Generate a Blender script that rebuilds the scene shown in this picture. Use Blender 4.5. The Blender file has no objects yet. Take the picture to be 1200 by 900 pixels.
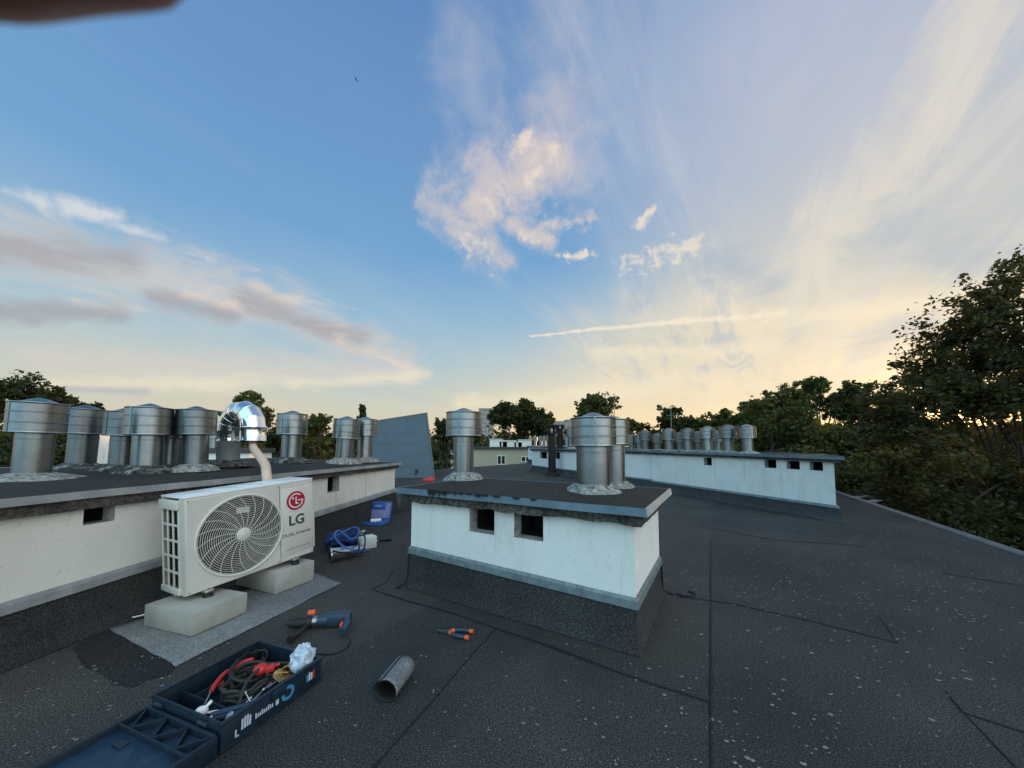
import bpy, math, random
from mathutils import Vector, Matrix, Euler, noise as mnoise
import numpy as np

SC = bpy.context.scene
COL = SC.collection
R = math.radians
rnd = random.Random(7)

# ------------------------------------------------------------------ camera geometry (metres, Z up, eye at 1.3 m over the roof)
EYE = 1.3; FPX = 410.0; PX, PY = 600.0, 496.0; PITCH = R(3.6)

def ray(u, v):
    x = (u - PX) / FPX; y = -(v - PY) / FPX
    return Vector((x, math.cos(PITCH) - math.sin(PITCH) * y, math.sin(PITCH) + math.cos(PITCH) * y))

def on_plane(u, v, z=0.0):
    r = ray(u, v); t = (z - EYE) / r.z
    return Vector((r.x * t, r.y * t, z))

def at_depth(u, v, Y):
    r = ray(u, v); t = Y / r.y
    return Vector((r.x * t, Y, EYE + r.z * t))

# ------------------------------------------------------------------ materials
def lin(r, g, b):
    def f(c):
        c /= 255.0
        return c / 12.92 if c <= 0.04045 else ((c + 0.055) / 1.055) ** 2.4
    return (f(r), f(g), f(b))

class Mat:
    """small wrapper round a Principled material"""
    def __init__(s, name, col=(.5, .5, .5), rough=.6, metal=0.0, spec=.5):
        s.m = bpy.data.materials.new(name); s.m.use_nodes = True
        s.nt = s.m.node_tree; s.n = s.nt.nodes; s.l = s.nt.links
        s.b = s.n['Principled BSDF']
        s.b.inputs['Base Color'].default_value = (*col, 1)
        s.b.inputs['Roughness'].default_value = rough
        s.b.inputs['Metallic'].default_value = metal
        s.b.inputs['Specular IOR Level'].default_value = spec
        s.tc = None
    def coord(s):
        if s.tc is None: s.tc = s.n.new('ShaderNodeTexCoord')
        return s.tc.outputs['Object']
    def noise(s, scale, detail=4, rough=.6, dist=0, vec=None, stretch=None):
        t = s.n.new('ShaderNodeTexNoise')
        t.inputs['Scale'].default_value = scale; t.inputs['Detail'].default_value = detail
        t.inputs['Roughness'].default_value = rough; t.inputs['Distortion'].default_value = dist
        v = vec or s.coord()
        if stretch:
            mp = s.n.new('ShaderNodeMapping'); mp.inputs['Scale'].default_value = stretch
            s.l.new(v, mp.inputs['Vector']); v = mp.outputs['Vector']
        s.l.new(v, t.inputs['Vector'])
        return t.outputs['Fac']
    def ramp(s, fac, stops):
        r = s.n.new('ShaderNodeValToRGB'); e = r.color_ramp.elements
        while len(e) < len(stops): e.new(.5)
        for i, (p, c) in enumerate(stops):
            e[i].position = p; e[i].color = (*c, 1) if len(c) == 3 else c
        s.l.new(fac, r.inputs['Fac'])
        return r.outputs['Color']
    def mix(s, fac, a, b, mode='MIX'):
        m = s.n.new('ShaderNodeMix'); m.data_type = 'RGBA'; m.blend_type = mode
        if hasattr(fac, 'links'): s.l.new(fac, m.inputs[0])
        else: m.inputs[0].default_value = fac
        for v, i in ((a, 6), (b, 7)):
            if hasattr(v, 'links'): s.l.new(v, m.inputs[i])
            else: m.inputs[i].default_value = (*v, 1)
        return m.outputs[2]
    def color(s, c): s.l.new(c, s.b.inputs['Base Color']); return s
    def rough(s, c): s.l.new(c, s.b.inputs['Roughness']); return s
    def bump(s, h, strength=.3, dist=.01):
        b = s.n.new('ShaderNodeBump'); b.inputs['Strength'].default_value = strength
        b.inputs['Distance'].default_value = dist
        s.l.new(h, b.inputs['Height']); s.l.new(b.outputs['Normal'], s.b.inputs['Normal']); return s

def g(v): return (v, v, v)

def mat_felt(name, dark, light, sheets=None):
    m = Mat(name, rough=.9, spec=.22)
    grain = m.noise(150, 3, .95)
    mid = m.noise(60, 3, .7)
    big = m.noise(.9, 6, .62)
    c1 = m.ramp(grain, [(.40, dark), (.52, [a * .75 + b * .25 for a, b in zip(dark, light)]), (.62, light), (.76, [min(1, b * 1.9) for b in light])])
    c2 = m.ramp(mid, [(.3, g(.72)), (.7, g(1.25))])
    c3 = m.ramp(big, [(.3, (.62, .64, .68)), (.5, g(.95)), (.72, (1.3, 1.27, 1.22))])
    c = m.mix(1, c1, c2, 'MULTIPLY'); c = m.mix(1, c, c3, 'MULTIPLY')
    if sheets:      # metre-wide sheets, each of its own tone
        d = m.n.new('ShaderNodeVectorMath'); d.operation = 'DOT_PRODUCT'; m.l.new(m.coord(), d.inputs[0]); d.inputs[1].default_value = (sheets[0], sheets[1], 0)
        a = m.n.new('ShaderNodeMath'); a.operation = 'SUBTRACT'; m.l.new(d.outputs['Value'], a.inputs[0]); a.inputs[1].default_value = sheets[2]
        f = m.n.new('ShaderNodeMath'); f.operation = 'FLOOR'; m.l.new(a.outputs[0], f.inputs[0])
        w_ = m.n.new('ShaderNodeTexWhiteNoise'); w_.noise_dimensions = '1D'; m.l.new(f.outputs[0], w_.inputs['W'])
        c = m.mix(1, c, m.ramp(w_.outputs['Value'], [(0, (.84, .87, .92)), (1, (1.16, 1.13, 1.08))]), 'MULTIPLY')
    m.color(c)
    m.rough(m.ramp(big, [(.3, g(.80)), (.7, g(.95))]))
    m.bump(grain, .05, .002)
    return m.m

def mat_plain(name, col, rough=.6, metal=0, var=.15, scale=8, bump=0.0, spec=.5):
    m = Mat(name, col, rough, metal, spec)
    n = m.noise(scale, 5, .65)
    lo = tuple(c * (1 - var) for c in col); hi = tuple(min(1, c * (1 + var)) for c in col)
    m.color(m.ramp(n, [(.3, lo), (.7, hi)]))
    if bump: m.bump(m.noise(scale * 12, 4), bump, .004)
    return m.m

M = {}
_a, _b = on_plane(833, 900), on_plane(833, 700); _d = (_b - _a).normalized()
SHEETS = (-_d.y, _d.x, _a.x * -_d.y + _a.y * _d.x)
M['felt'] = mat_felt('roof_felt', (.010, .010, .011), (.158, .155, .150), SHEETS)
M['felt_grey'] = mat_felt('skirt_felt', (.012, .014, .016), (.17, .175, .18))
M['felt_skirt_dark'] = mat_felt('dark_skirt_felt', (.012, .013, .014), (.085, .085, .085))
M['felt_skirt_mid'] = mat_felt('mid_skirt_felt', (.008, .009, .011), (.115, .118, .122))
M['felt_cap'] = mat_felt('cap_felt', (.016, .015, .014), (.075, .07, .064))
M['felt_new'] = mat_felt('new_felt', (.13, .135, .14), (.36, .37, .38))
M['felt_wet'] = mat_felt('damp_felt', (.007, .008, .009), (.070, .070, .070))
M['bitumen'] = mat_plain('bitumen_tar', (.006, .006, .007), .8, bump=.2)
M['lichen'] = mat_plain('lichen', (.185, .19, .18), .95, var=.4, scale=3)

def mat_plaster(name, col, seed=0.0):
    m = Mat(name, rough=.85, spec=.25)
    big = m.noise(1.7, 7, .62, .4)
    run = m.noise(2.0, 6, .65, .8, stretch=(2.2, 2.2, .55))
    fine = m.noise(38, 5, .65)
    c = m.ramp(big, [(.28, tuple(x * .78 for x in col)), (.42, tuple(x * .95 for x in col)), (.55, col), (.8, tuple(min(.9, x * 1.05) for x in col))])
    c = m.mix(1, c, m.ramp(run, [(.26, (.90, .89, .87)), (.46, g(1))]), 'MULTIPLY')
    c = m.mix(1, c, m.ramp(fine, [(.27, (.72, .71, .68)), (.36, (.95, .95, .94)), (.48, g(1))]), 'MULTIPLY')
    drip = m.noise(2.6, 4, .6, .2, stretch=(3.4, 3.4, .22))
    c = m.mix(1, c, m.ramp(drip, [(.60, g(1)), (.68, (.88, .87, .84)), (.75, (.72, .70, .66))]), 'MULTIPLY')
    scuff = m.noise(7, 8, .75, 1.2)
    c = m.mix(1, c, m.ramp(scuff, [(.62, g(1)), (.70, (.80, .79, .77)), (.78, (.58, .57, .54))]), 'MULTIPLY')
    m.color(c); m.bump(m.noise(90, 6, .7), .35, .004)
    return m.m
M['plaster'] = mat_plaster('white_plaster', (.80, .81, .80))
M['plaster_old'] = mat_plaster('white_plaster_worn', (.74, .72, .66))

m = Mat('rough_concrete', rough=.95, spec=.2)
n = m.noise(30, 8, .75); n2 = m.noise(5, 5, .6)
m.color(m.mix(1, m.ramp(n, [(.32, (.02, .018, .016)), (.5, (.10, .095, .085)), (.7, (.24, .23, .21))]), m.ramp(n2, [(.35, g(.45)), (.65, g(1.1))]), 'MULTIPLY'))
m.bump(n, .8, .02); M['concrete'] = m.m

m = Mat('cast_concrete_block', rough=.9, spec=.25)
n = m.noise(5, 7, .65); n2 = m.noise(120, 3, .7)
v = m.n.new('ShaderNodeTexVoronoi'); v.inputs['Scale'].default_value = 70; m.l.new(m.coord(), v.inputs['Vector'])
pit = m.ramp(v.outputs['Distance'], [(.09, g(.45)), (.2, g(1))])
c = m.ramp(n, [(.3, (.33, .32, .29)), (.55, (.42, .41, .375)), (.75, (.47, .46, .43))])
c = m.mix(1, c, m.ramp(n2, [(.3, g(.85)), (.7, g(1.08))]), 'MULTIPLY'); c = m.mix(.5, c, pit, 'MULTIPLY')
m.color(c); m.bump(n2, .35, .004); M['block'] = m.m

def mat_metal(name, lo, hi, r0, r1, metal=1.0, scale=6, stretch=(1, 1, .35)):
    m = Mat(name, rough=.35, metal=metal)
    n = m.noise(scale, 6, .65, .3, stretch=stretch)
    v = m.n.new('ShaderNodeTexVoronoi'); v.inputs['Scale'].default_value = 55; v.inputs['Randomness'].default_value = 1
    m.l.new(m.coord(), v.inputs['Vector'])
    spang = m.ramp(v.outputs['Color'], [(.2, g(.95)), (.8, g(1.04))])
    m.color(m.mix(1, m.ramp(n, [(.3, lo), (.7, hi)]), spang, 'MULTIPLY'))
    m.rough(m.ramp(n, [(.3, g(r1)), (.7, g(r0))]))
    m.bump(m.noise(2.2, 3), .12, .02)
    return m.m
M['zinc'] = mat_metal('galvanised_steel', (.235, .255, .268), (.31, .335, .348), .26, .36)
M['zinc_dull'] = mat_metal('weathered_galvanised_steel', (.165, .183, .195), (.225, .247, .26), .30, .42)
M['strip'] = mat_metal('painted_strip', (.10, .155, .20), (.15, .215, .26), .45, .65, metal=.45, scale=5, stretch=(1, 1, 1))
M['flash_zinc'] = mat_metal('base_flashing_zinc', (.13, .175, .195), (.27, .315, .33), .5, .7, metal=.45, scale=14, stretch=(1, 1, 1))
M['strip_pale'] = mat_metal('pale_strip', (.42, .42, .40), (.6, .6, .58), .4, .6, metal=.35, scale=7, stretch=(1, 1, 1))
M['strip_grey'] = mat_metal('dull_grey_strip', (.19, .205, .22), (.36, .37, .38), .5, .7, metal=.3, scale=5, stretch=(1, 1, 1))
M['chrome'] = mat_metal('new_bright_duct', (.78, .79, .8), (.88, .88, .88), .09, .16, scale=3)
M['black_paint'] = mat_plain('black_painted_steel', (.004, .004, .004), .75, var=.2)
m = Mat('mortar_collar', rough=.92, spec=.2)
n = m.noise(22, 6, .7); n2 = m.noise(7, 4)
m.color(m.ramp(n, [(.34, (.03, .03, .03)), (.46, (.22, .22, .21)), (.64, (.42, .42, .40))])); m.bump(n2, .6, .02)
M['mortar'] = m.m
m = Mat('tarred_mortar', rough=.75, spec=.4)
n = m.noise(16, 6, .7)
m.color(m.ramp(n, [(.45, (.012, .012, .012)), (.56, (.1, .1, .1)), (.68, (.36, .36, .35))])); m.bump(n, .6, .02)
M['mortar_tar'] = m.m
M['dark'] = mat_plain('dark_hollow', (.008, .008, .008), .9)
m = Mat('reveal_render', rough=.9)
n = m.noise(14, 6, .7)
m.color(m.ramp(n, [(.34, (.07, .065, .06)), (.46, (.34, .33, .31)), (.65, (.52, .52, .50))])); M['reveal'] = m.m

M['ac'] = mat_plain('ac_white_paint', (.61, .59, .54), .40, var=.07, scale=5)
M['ac_top'] = mat_plain('ac_top_paint', (.74, .75, .75), .3, var=.05, scale=4)
M['ac_grille'] = mat_plain('ac_grille_plastic', (.66, .64, .59), .4, var=.02)
M['ac_in'] = mat_plain('ac_inner_black', (.028, .028, .029), .6)
M['fin'] = mat_plain('condenser_fins', (.022, .024, .026), .6, var=.2)
M['blade'] = mat_plain('fan_blade', (.05, .05, .052), .5)
M['red_logo'] = mat_plain('logo_red', (.42, .012, .04), .4, var=.04)
M['white'] = mat_plain('white_plastic', (.78, .78, .77), .45, var=.05)
M['grey_print'] = mat_plain('dark_print', (.06, .06, .065), .5, var=.05)
M['label'] = mat_plain('paper_label', (.7, .7, .68), .6, var=.1)
M['rubber'] = mat_plain('black_rubber', (.014, .014, .015), .6)
M['foam'] = mat_plain('peach_insulation', (.70, .50, .38), .85, var=.08, scale=20, bump=.3)
M['tb'] = mat_plain('toolbox_plastic', (.010, .023, .038), .42, var=.3, scale=25, bump=.1)
M['tb_in'] = mat_plain('toolbox_lid_inside', (.014, .042, .075), .5, var=.45, scale=16, bump=.25)
M['tb_cyan'] = mat_plain('sticker_cyan', (.05, .22, .42), .4)
M['sticker'] = mat_plain('sticker_white', (.5, .56, .66), .45)
M['red'] = mat_plain('red_plastic', (.52, .03, .025), .42, var=.1)
M['orange'] = mat_plain('orange_plastic', (.75, .12, .035), .45, var=.1)
M['drill'] = mat_plain('drill_blue', (.028, .055, .095), .42, var=.15)
M['blue'] = mat_plain('blue_plastic', (.02, .085, .36), .4, var=.15)
M['blue_lt'] = mat_plain('light_blue_plastic', (.04, .13, .42), .4, var=.15)
M['navy'] = mat_plain('navy_cloth', (.01, .03, .12), .85, var=.4, scale=14, bump=.5)
M['violet'] = mat_plain('case_lining', (.22, .25, .46), .6)
M['cord'] = mat_plain('cord_black', (.012, .012, .013), .55)
M['cord_brown'] = mat_plain('cord_grey_brown', (.035, .032, .03), .6)
M['bag'] = mat_plain('thin_plastic_bag', (.48, .58, .72), .35, var=.15, scale=20)
M['tan'] = mat_plain('tan_leather', (.42, .24, .08), .8, var=.3, scale=20)
M['steel'] = mat_metal('tool_steel', (.35, .35, .36), (.5, .5, .5), .25, .4)
M['alu'] = mat_metal('aluminium', (.55, .56, .57), (.7, .7, .71), .22, .35)
M['beige'] = mat_plain('beige_plastic', (.5, .42, .28), .5)
M['panel'] = mat_plain('slate_blue_cladding', (.095, .135, .175), .6, var=.10, scale=1.2, bump=.1)
M['ochre'] = mat_plain('pale_yellow_render', (.38, .355, .27), .9, var=.1, scale=.4)
M['tower'] = mat_plain('pale_panel_block', (.36, .33, .31), .9, var=.12, scale=.05)
M['glass_dark'] = mat_plain('dark_window', (.02, .022, .025), .12)
M['far_glass'] = mat_plain('far_window_glass', (.17, .17, .175), .3)
M['frame_white'] = mat_plain('white_window_frame', (.7, .7, .68), .5)
M['tarroof'] = mat_plain('distant_roof_felt', (.05, .05, .055), .9, var=.3, scale=1)
M['bark'] = mat_plain('bark', (.06, .045, .035), .95, var=.4, scale=9, bump=.6)
M['skin_shaded'] = mat_plain('skin_shaded', (.34, .10, .055), .55, var=.15, scale=60, bump=.1)  # darkened in the colour to stand in for the phone's shade on the finger
M['nail'] = mat_plain('nail', (.25, .11, .085), .3)
M['bird'] = mat_plain('bird_black', (.01, .01, .012), .7)
M['terrain'] = mat_plain('grass_ground', (.05, .065, .03), .95, var=.4, scale=.08)
M['asphalt'] = mat_plain('street_asphalt', (.09, .085, .08), .9, var=.2, scale=.6)
M['gutter'] = mat_metal('edge_sheet', (.13, .133, .137), (.22, .22, .22), .5, .65, metal=.4, scale=4, stretch=(1, 1, 1))

def mat_leaf(name, a, b, trans=.35):
    m = bpy.data.materials.new(name); m.use_nodes = True
    nt = m.node_tree; nt.nodes.clear(); N = nt.nodes.new; L = nt.links.new
    out = N('ShaderNodeOutputMaterial'); at = N('ShaderNodeAttribute'); at.attribute_name = 'tone'
    rp = N('ShaderNodeValToRGB'); rp.color_ramp.elements[0].color = (*a, 1); rp.color_ramp.elements[1].color = (*b, 1)
    L(at.outputs['Fac'], rp.inputs['Fac'])
    p = N('ShaderNodeBsdfPrincipled'); p.inputs['Roughness'].default_value = .5; L(rp.outputs['Color'], p.inputs['Base Color'])
    p.inputs['Specular IOR Level'].default_value = .35
    t = N('ShaderNodeBsdfTranslucent')
    mc = N('ShaderNodeMix'); mc.data_type = 'RGBA'; mc.blend_type = 'MULTIPLY'; mc.inputs[0].default_value = 1
    L(rp.outputs['Color'], mc.inputs[6]); mc.inputs[7].default_value = (2.1, 1.6, .55, 1); L(mc.outputs[2], t.inputs['Color'])
    mx = N('ShaderNodeMixShader'); mx.inputs[0].default_value = trans
    L(p.outputs[0], mx.inputs[1]); L(t.outputs[0], mx.inputs[2]); L(mx.outputs[0], out.inputs['Surface'])
    return m
M['leaf_mid'] = mat_leaf('leaf_mid_green', (.030, .046, .014), (.115, .14, .042))
M['leaf_dark'] = mat_leaf('leaf_dark_green', (.018, .028, .010), (.07, .088, .026))
M['leaf_warm'] = mat_leaf('leaf_brown_green', (.030, .034, .014), (.092, .088, .032), .40)
M['leaf_yellow'] = mat_leaf('leaf_yellow_green', (.06, .07, .016), (.17, .165, .04), .42)

# ------------------------------------------------------------------ mesh helpers
class MB:
    def __init__(s): s.v = []; s.f = []; s.mi = []
    def add(s, verts, faces, mi=0, mx=None):
        b = len(s.v)
        s.v += [tuple(mx @ Vector(v)) if mx else tuple(v) for v in verts]
        s.f += [tuple(b + i for i in f) for f in faces]; s.mi += [mi] * len(faces); return s
    def box(s, c, d, mi=0, mx=None, rot=None, bev=0.0):
        x, y, z = (k / 2 for k in d)
        if bev:
            bm_v, bm_f = bevel_box(d, bev)
        else:
            bm_v = [(-x, -y, -z), (x, -y, -z), (x, y, -z), (-x, y, -z), (-x, -y, z), (x, -y, z), (x, y, z), (-x, y, z)]
            bm_f = [(0, 3, 2, 1), (4, 5, 6, 7), (0, 1, 5, 4), (1, 2, 6, 5), (2, 3, 7, 6), (3, 0, 4, 7)]
        t = Matrix.Translation(c)
        if rot is not None: t = t @ Euler(rot).to_matrix().to_4x4()
        return s.add(bm_v, bm_f, mi, (mx @ t) if mx else t)
    def prism(s, poly, z0, z1, mi=0, mx=None, side=None):
        n = len(poly)
        zf0 = z0 if callable(z0) else (lambda x, y: z0); zf1 = z1 if callable(z1) else (lambda x, y: z1)
        v = [(p[0], p[1], zf0(p[0], p[1])) for p in poly] + [(p[0], p[1], zf1(p[0], p[1])) for p in poly]
        s.add(v, [tuple(range(n))[::-1], tuple(range(n, 2 * n))], mi, mx)
        return s.add(v, [(i, (i + 1) % n, n + (i + 1) % n, n + i) for i in range(n)], mi if side is None else side, mx)
    def lathe(s, prof, n=32, mi=0, mx=None, jit=None):
        v = []; f = []
        for i, (r, z) in enumerate(prof):
            for k in range(n):
                a = 2 * math.pi * k / n
                rr, zz = (r, z) if jit is None else jit(i, a, r, z)
                v.append((rr * math.cos(a), rr * math.sin(a), zz))
        for i in range(len(prof) - 1):
            for k in range(n):
                k2 = (k + 1) % n
                f.append((i * n + k, i * n + k2, (i + 1) * n + k2, (i + 1) * n + k))
        return s.add(v, f, mi, mx)
    def cyl(s, a, b, r, n=16, mi=0, r2=None, mx=None):
        a = Vector(a); b = Vector(b); d = b - a; L = d.length
        q = d.to_track_quat('Z', 'Y').to_matrix().to_4x4(); t = Matrix.Translation(a) @ q
        if mx: t = mx @ t
        r2 = r if r2 is None else r2
        return s.lathe([(0, 0), (r, 0), (r2, L), (0, L)], n, mi, t)
    def tube(s, pts, r, n=10, mi=0, closed=False, mx=None, caps=True):
        pts = [Vector(p) for p in pts]; k = len(pts); v = []; f = []
        up = Vector((0, 0, 1)); prev = None
        for i, p in enumerate(pts):
            if closed: d = pts[(i + 1) % k] - pts[i - 1]
            else: d = pts[min(i + 1, k - 1)] - pts[max(i - 1, 0)]
            d.normalize()
            if prev is None:
                x = d.orthogonal().normalized()
            else:
                x = (prev - d * prev.dot(d)); x = x.normalized() if x.length > 1e-6 else d.orthogonal().normalized()
            prev = x; y = d.cross(x)
            rr = r(i / max(1, k - 1)) if callable(r) else r
            for j in range(n):
                a = 2 * math.pi * j / n
                v.append(p + x * (math.cos(a) * rr) + y * (math.sin(a) * rr))
        for i in range(k if closed else k - 1):
            i2 = (i + 1) % k
            for j in range(n):
                j2 = (j + 1) % n
                f.append((i * n + j, i * n + j2, i2 * n + j2, i2 * n + j))
        if not closed and caps:
            f.append(tuple(range(n))[::-1]); f.append(tuple((k - 1) * n + j for j in range(n)))
        return s.add(v, f, mi, mx)
    def ball(s, c, r, n=12, mi=0, mx=None, jit=0.0, sd=0):
        rx, ry, rz = r if isinstance(r, (tuple, list)) else (r, r, r)
        v = []; f = []
        for i in range(n + 1):
            th = math.pi * i / n
            for k in range(2 * n):
                a = math.pi * k / n
                d = Vector((math.sin(th) * math.cos(a), math.sin(th) * math.sin(a), math.cos(th)))
                q = 1 + (jit * mnoise.noise(d * 2.3 + Vector((sd, sd * .7, 0))) if jit else 0)
                v.append((c[0] + d.x * rx * q, c[1] + d.y * ry * q, c[2] + d.z * rz * q))
        w = 2 * n
        for i in range(n):
            for k in range(w):
                f.append((i * w + k, (i + 1) * w + k, (i + 1) * w + (k + 1) % w, i * w + (k + 1) % w))
        return s.add(v, f, mi, mx)
    def build(s, name, mats, parent=None, smooth=35, mw=None):
        me = bpy.data.meshes.new(name); me.from_pydata(s.v, [], s.f)
        for m_ in (mats if isinstance(mats, (list, tuple)) else [mats]): me.materials.append(M[m_] if isinstance(m_, str) else m_)
        me.polygons.foreach_set('material_index', s.mi)
        me.validate(); me.update()
        if smooth:
            me.polygons.foreach_set('use_smooth', [True] * len(me.polygons))
            me.set_sharp_from_angle(angle=R(smooth))
        o = bpy.data.objects.new(name, me); COL.objects.link(o)
        if parent is not None: o.parent = parent
        if mw is not None: o.matrix_local = mw
        return o

import bmesh
_bb = {}
def bevel_box(d, bev):
    key = (tuple(round(k, 5) for k in d), bev)
    if key not in _bb:
        bm = bmesh.new(); bmesh.ops.create_cube(bm, size=1)
        for v in bm.verts: v.co = Vector((v.co.x * d[0], v.co.y * d[1], v.co.z * d[2]))
        bmesh.ops.bevel(bm, geom=list(bm.edges), offset=bev, segments=2, affect='EDGES', profile=.5)
        bm.verts.index_update()
        _bb[key] = ([tuple(v.co) for v in bm.verts], [tuple(v.index for v in f.verts) for f in bm.faces]); bm.free()
    return _bb[key]

def smooth_path(pts, k=8, closed=False):
    pts = [Vector(p) for p in pts]; n = len(pts); out = []
    for i in range(n if closed else n - 1):
        if closed: p0, p1, p2, p3 = pts[i - 1], pts[i], pts[(i + 1) % n], pts[(i + 2) % n]
        else: p0, p1, p2, p3 = pts[max(i - 1, 0)], pts[i], pts[i + 1], pts[min(i + 2, n - 1)]
        for j in range(k):
            t = j / k
            out.append(.5 * ((2 * p1) + (p2 - p0) * t + (2 * p0 - 5 * p1 + 4 * p2 - p3) * t * t + (3 * p1 - p0 - 3 * p2 + p3) * t ** 3))
    if not closed: out.append(pts[-1])
    return out

def tag(o, label=None, cat=None, group=None, kind=None):
    if label: o['label'] = label
    if cat: o['category'] = cat
    if group: o['group'] = group
    if kind: o['kind'] = kind
    return o

def empty(name, loc, rz=0.0, label=None, cat=None, group=None, rot=None):
    o = bpy.data.objects.new(name, None); COL.objects.link(o); o.empty_display_size = .1
    o.location = loc; o.rotation_euler = rot if rot else (0, 0, rz)
    return tag(o, label, cat, group)

def text_mesh(body, size, depth=.001, offset=0.0):
    c = bpy.data.curves.new('lettering', 'FONT'); c.body = body; c.size = size; c.extrude = depth; c.offset = offset
    c.align_x = 'CENTER'; c.align_y = 'CENTER'
    o = bpy.data.objects.new('lettering', c); COL.objects.link(o)
    dg = bpy.context.evaluated_depsgraph_get(); dg.update()
    me = bpy.data.meshes.new_from_object(o.evaluated_get(dg))
    v = [tuple(q.co) for q in me.vertices]; f = [tuple(p.vertices) for p in me.polygons]
    bpy.data.objects.remove(o); bpy.data.curves.remove(c); bpy.data.meshes.remove(me)
    return v, f

# ================================================================== SETTING: roof, ground
def norm2(a, b):
    d = Vector((b[0] - a[0], b[1] - a[1])); d.normalize(); return d
RE0 = on_plane(1200, 650); RE1 = on_plane(985, 578)
rd = norm2(RE0, RE1)                              # right eaves direction
eave = lambda t: (RE0.x + rd.x * t, RE0.y + rd.y * t)
roof_poly = [eave(-12), eave(12.5), (2.2, 27.0), (-5.5, 17.0), (-12.0, 15.0), (-12.0, -7.0)]
GZ = -11.0
mb = MB()
n = len(roof_poly)
mb.prism(roof_poly, GZ, 0.0, 0, side=1)
# laps between the felt sheets: low tarry ridges on the roof surface
def seam(pix, w=.012, h=.0035, jit=.012, world=None):
    pts = world or [on_plane(*p) for p in pix]
    dense = []
    for a, b in zip(pts, pts[1:]):
        a = Vector(a); b = Vector(b); k = max(2, int((b - a).length / .09))
        for i in range(k): dense.append(a.lerp(b, i / k))
    dense.append(Vector(pts[-1]))
    L = []; Rr = []
    for i, p in enumerate(dense):
        d = dense[min(i + 1, len(dense) - 1)] - dense[max(i - 1, 0)]; d.z = 0; d.normalize(); nn = Vector((-d.y, d.x, 0))
        o = nn * jit * mnoise.noise(p * 2.2)
        ww = 1.0 * w * (.55 + .9 * abs(mnoise.noise(p * 3.7 + Vector((3, 1, 0)))))
        L.append(p + o + nn * ww); Rr.append(p + o - nn * ww)
    v = []; f = []
    for a, b in zip(L, Rr): v += [(a.x, a.y, .003), ((a.x + b.x) / 2, (a.y + b.y) / 2, .003 + h), (b.x, b.y, .003)]
    for i in range(len(L) - 1):
        q = i * 3; f += [(q, q + 1, q + 4, q + 3), (q + 1, q + 2, q + 5, q + 4)]
    mb.add(v, f, 2)
s0, s1 = on_plane(833, 900), on_plane(833, 700)
sd = (s1 - s0).normalized()
seam(None, .010, world=[s0 - sd * 3, s1, s1 + sd * 2.2], jit=.004)
seam([(436, 691), (478, 705), (540, 722), (580, 737), (640, 757), (700, 779), (760, 800), (831, 823)], .014)
seam([(580, 737), (545, 778), (500, 830), (436, 900), (390, 950)], .007)
seam([(795, 700), (811, 701), (860, 708), (950, 728), (1053, 754)], .009)
seam([(1030, 722), (1053, 754)], .003)
seam([(1105, 672), (1150, 679), (1200, 687), (1300, 705)], .012)
seam([(1110, 812), (1130, 836), (1200, 859), (1300, 890)], .011)
seam([(1130, 836), (1160, 868), (1190, 900)], .005)
seam([(820, 617), (900, 632), (1010, 640)], .012)
seam([(120, 768), (200, 726)], .004)
seam([(436, 691), (452, 683), (462, 668)], .006)
seam([(507, 556), (560, 549)], .03)
seam([(640, 596), (700, 606), (770, 615)], .02)
# a darker, newer patch of felt beside the loose sheet
pp = [on_plane(*p) for p in ((84, 760), (104, 748), (131, 738), (168, 759), (206, 783), (196, 792), (172, 797), (158, 806), (136, 803), (118, 790), (98, 781))]
mb.add([(p.x, p.y, .004) for p in pp], [tuple(range(11))], 3)
mb.f[-1] = tuple(reversed(mb.f[-1]))
# lichen rosettes growing on the felt
def rosette(x, y, r):
    k = 9; a0 = rnd.random() * 6
    v = [(x, y, .0065)]; st = 1 + .35 * rnd.random()
    for i in range(k):
        a = a0 + 2 * math.pi * i / k; q = r * (.7 + .55 * rnd.random())
        v.append((x + math.cos(a) * q * st, y + math.sin(a) * q, .0042))
    mb.add(v, [(0, 1 + i, 1 + (i + 1) % k) for i in range(k)], 4)
def spots(u, v, n_, sx, sy, r0=.006, r1=.016, rot=0.0):
    c = on_plane(u, v)
    for _ in range(n_):
        a, b = rnd.gauss(0, sx), rnd.gauss(0, sy)
        x = c.x + a * math.cos(rot) - b * math.sin(rot); y = c.y + a * math.sin(rot) + b * math.cos(rot)
        rr = (r0 + (r1 - r0) * rnd.random() ** 2.6) * .70
        rosette(x, y, rr)
spots(835, 692, 110, .45, .30, .005, .012)
spots(870, 650, 150, .9, .5, .005, .013)
spots(960, 700, 160, 1.0, .30, .005, .014, .3)
spots(1080, 720, 170, 1.1, .4, .006, .016, .4)
spots(900, 620, 260, 1.6, .8, .006, .016)
spots(1090, 640, 240, 1.6, .8, .007, .018, .6)
spots(826, 850, 34, .05, .22, .005, .014, .45)
spots(900, 850, 60, .5, .35, .005, .015)
spots(1100, 850, 60, .6, .3, .005, .014)
spots(700, 860, 26, .5, .25, .004, .014)
spots(560, 850, 16, .4, .3, .004, .010)
spots(60, 800, 70, .30, .22, .004, .013, .8)
spots(150, 830, 60, .35, .25, .004, .013, .8)
spots(420, 830, 40, .5, .25, .003, .010)
spots(640, 800, 50, .6, .3, .003, .010)
spots(100, 860, 60, .3, .2, .004, .012, .8)
spots(330, 712, 26, .35, .10, .004, .010, 1.0)
spots(470, 740, 24, .5, .3, .003, .008)
for _ in range(520):
    rosette(rnd.uniform(-3, 8.5), rnd.uniform(.9, 9), rnd.uniform(.003, .010))
roof = mb.build('roof', ['felt', 'ochre', 'bitumen', 'felt_wet', 'lichen'], smooth=0)
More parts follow.
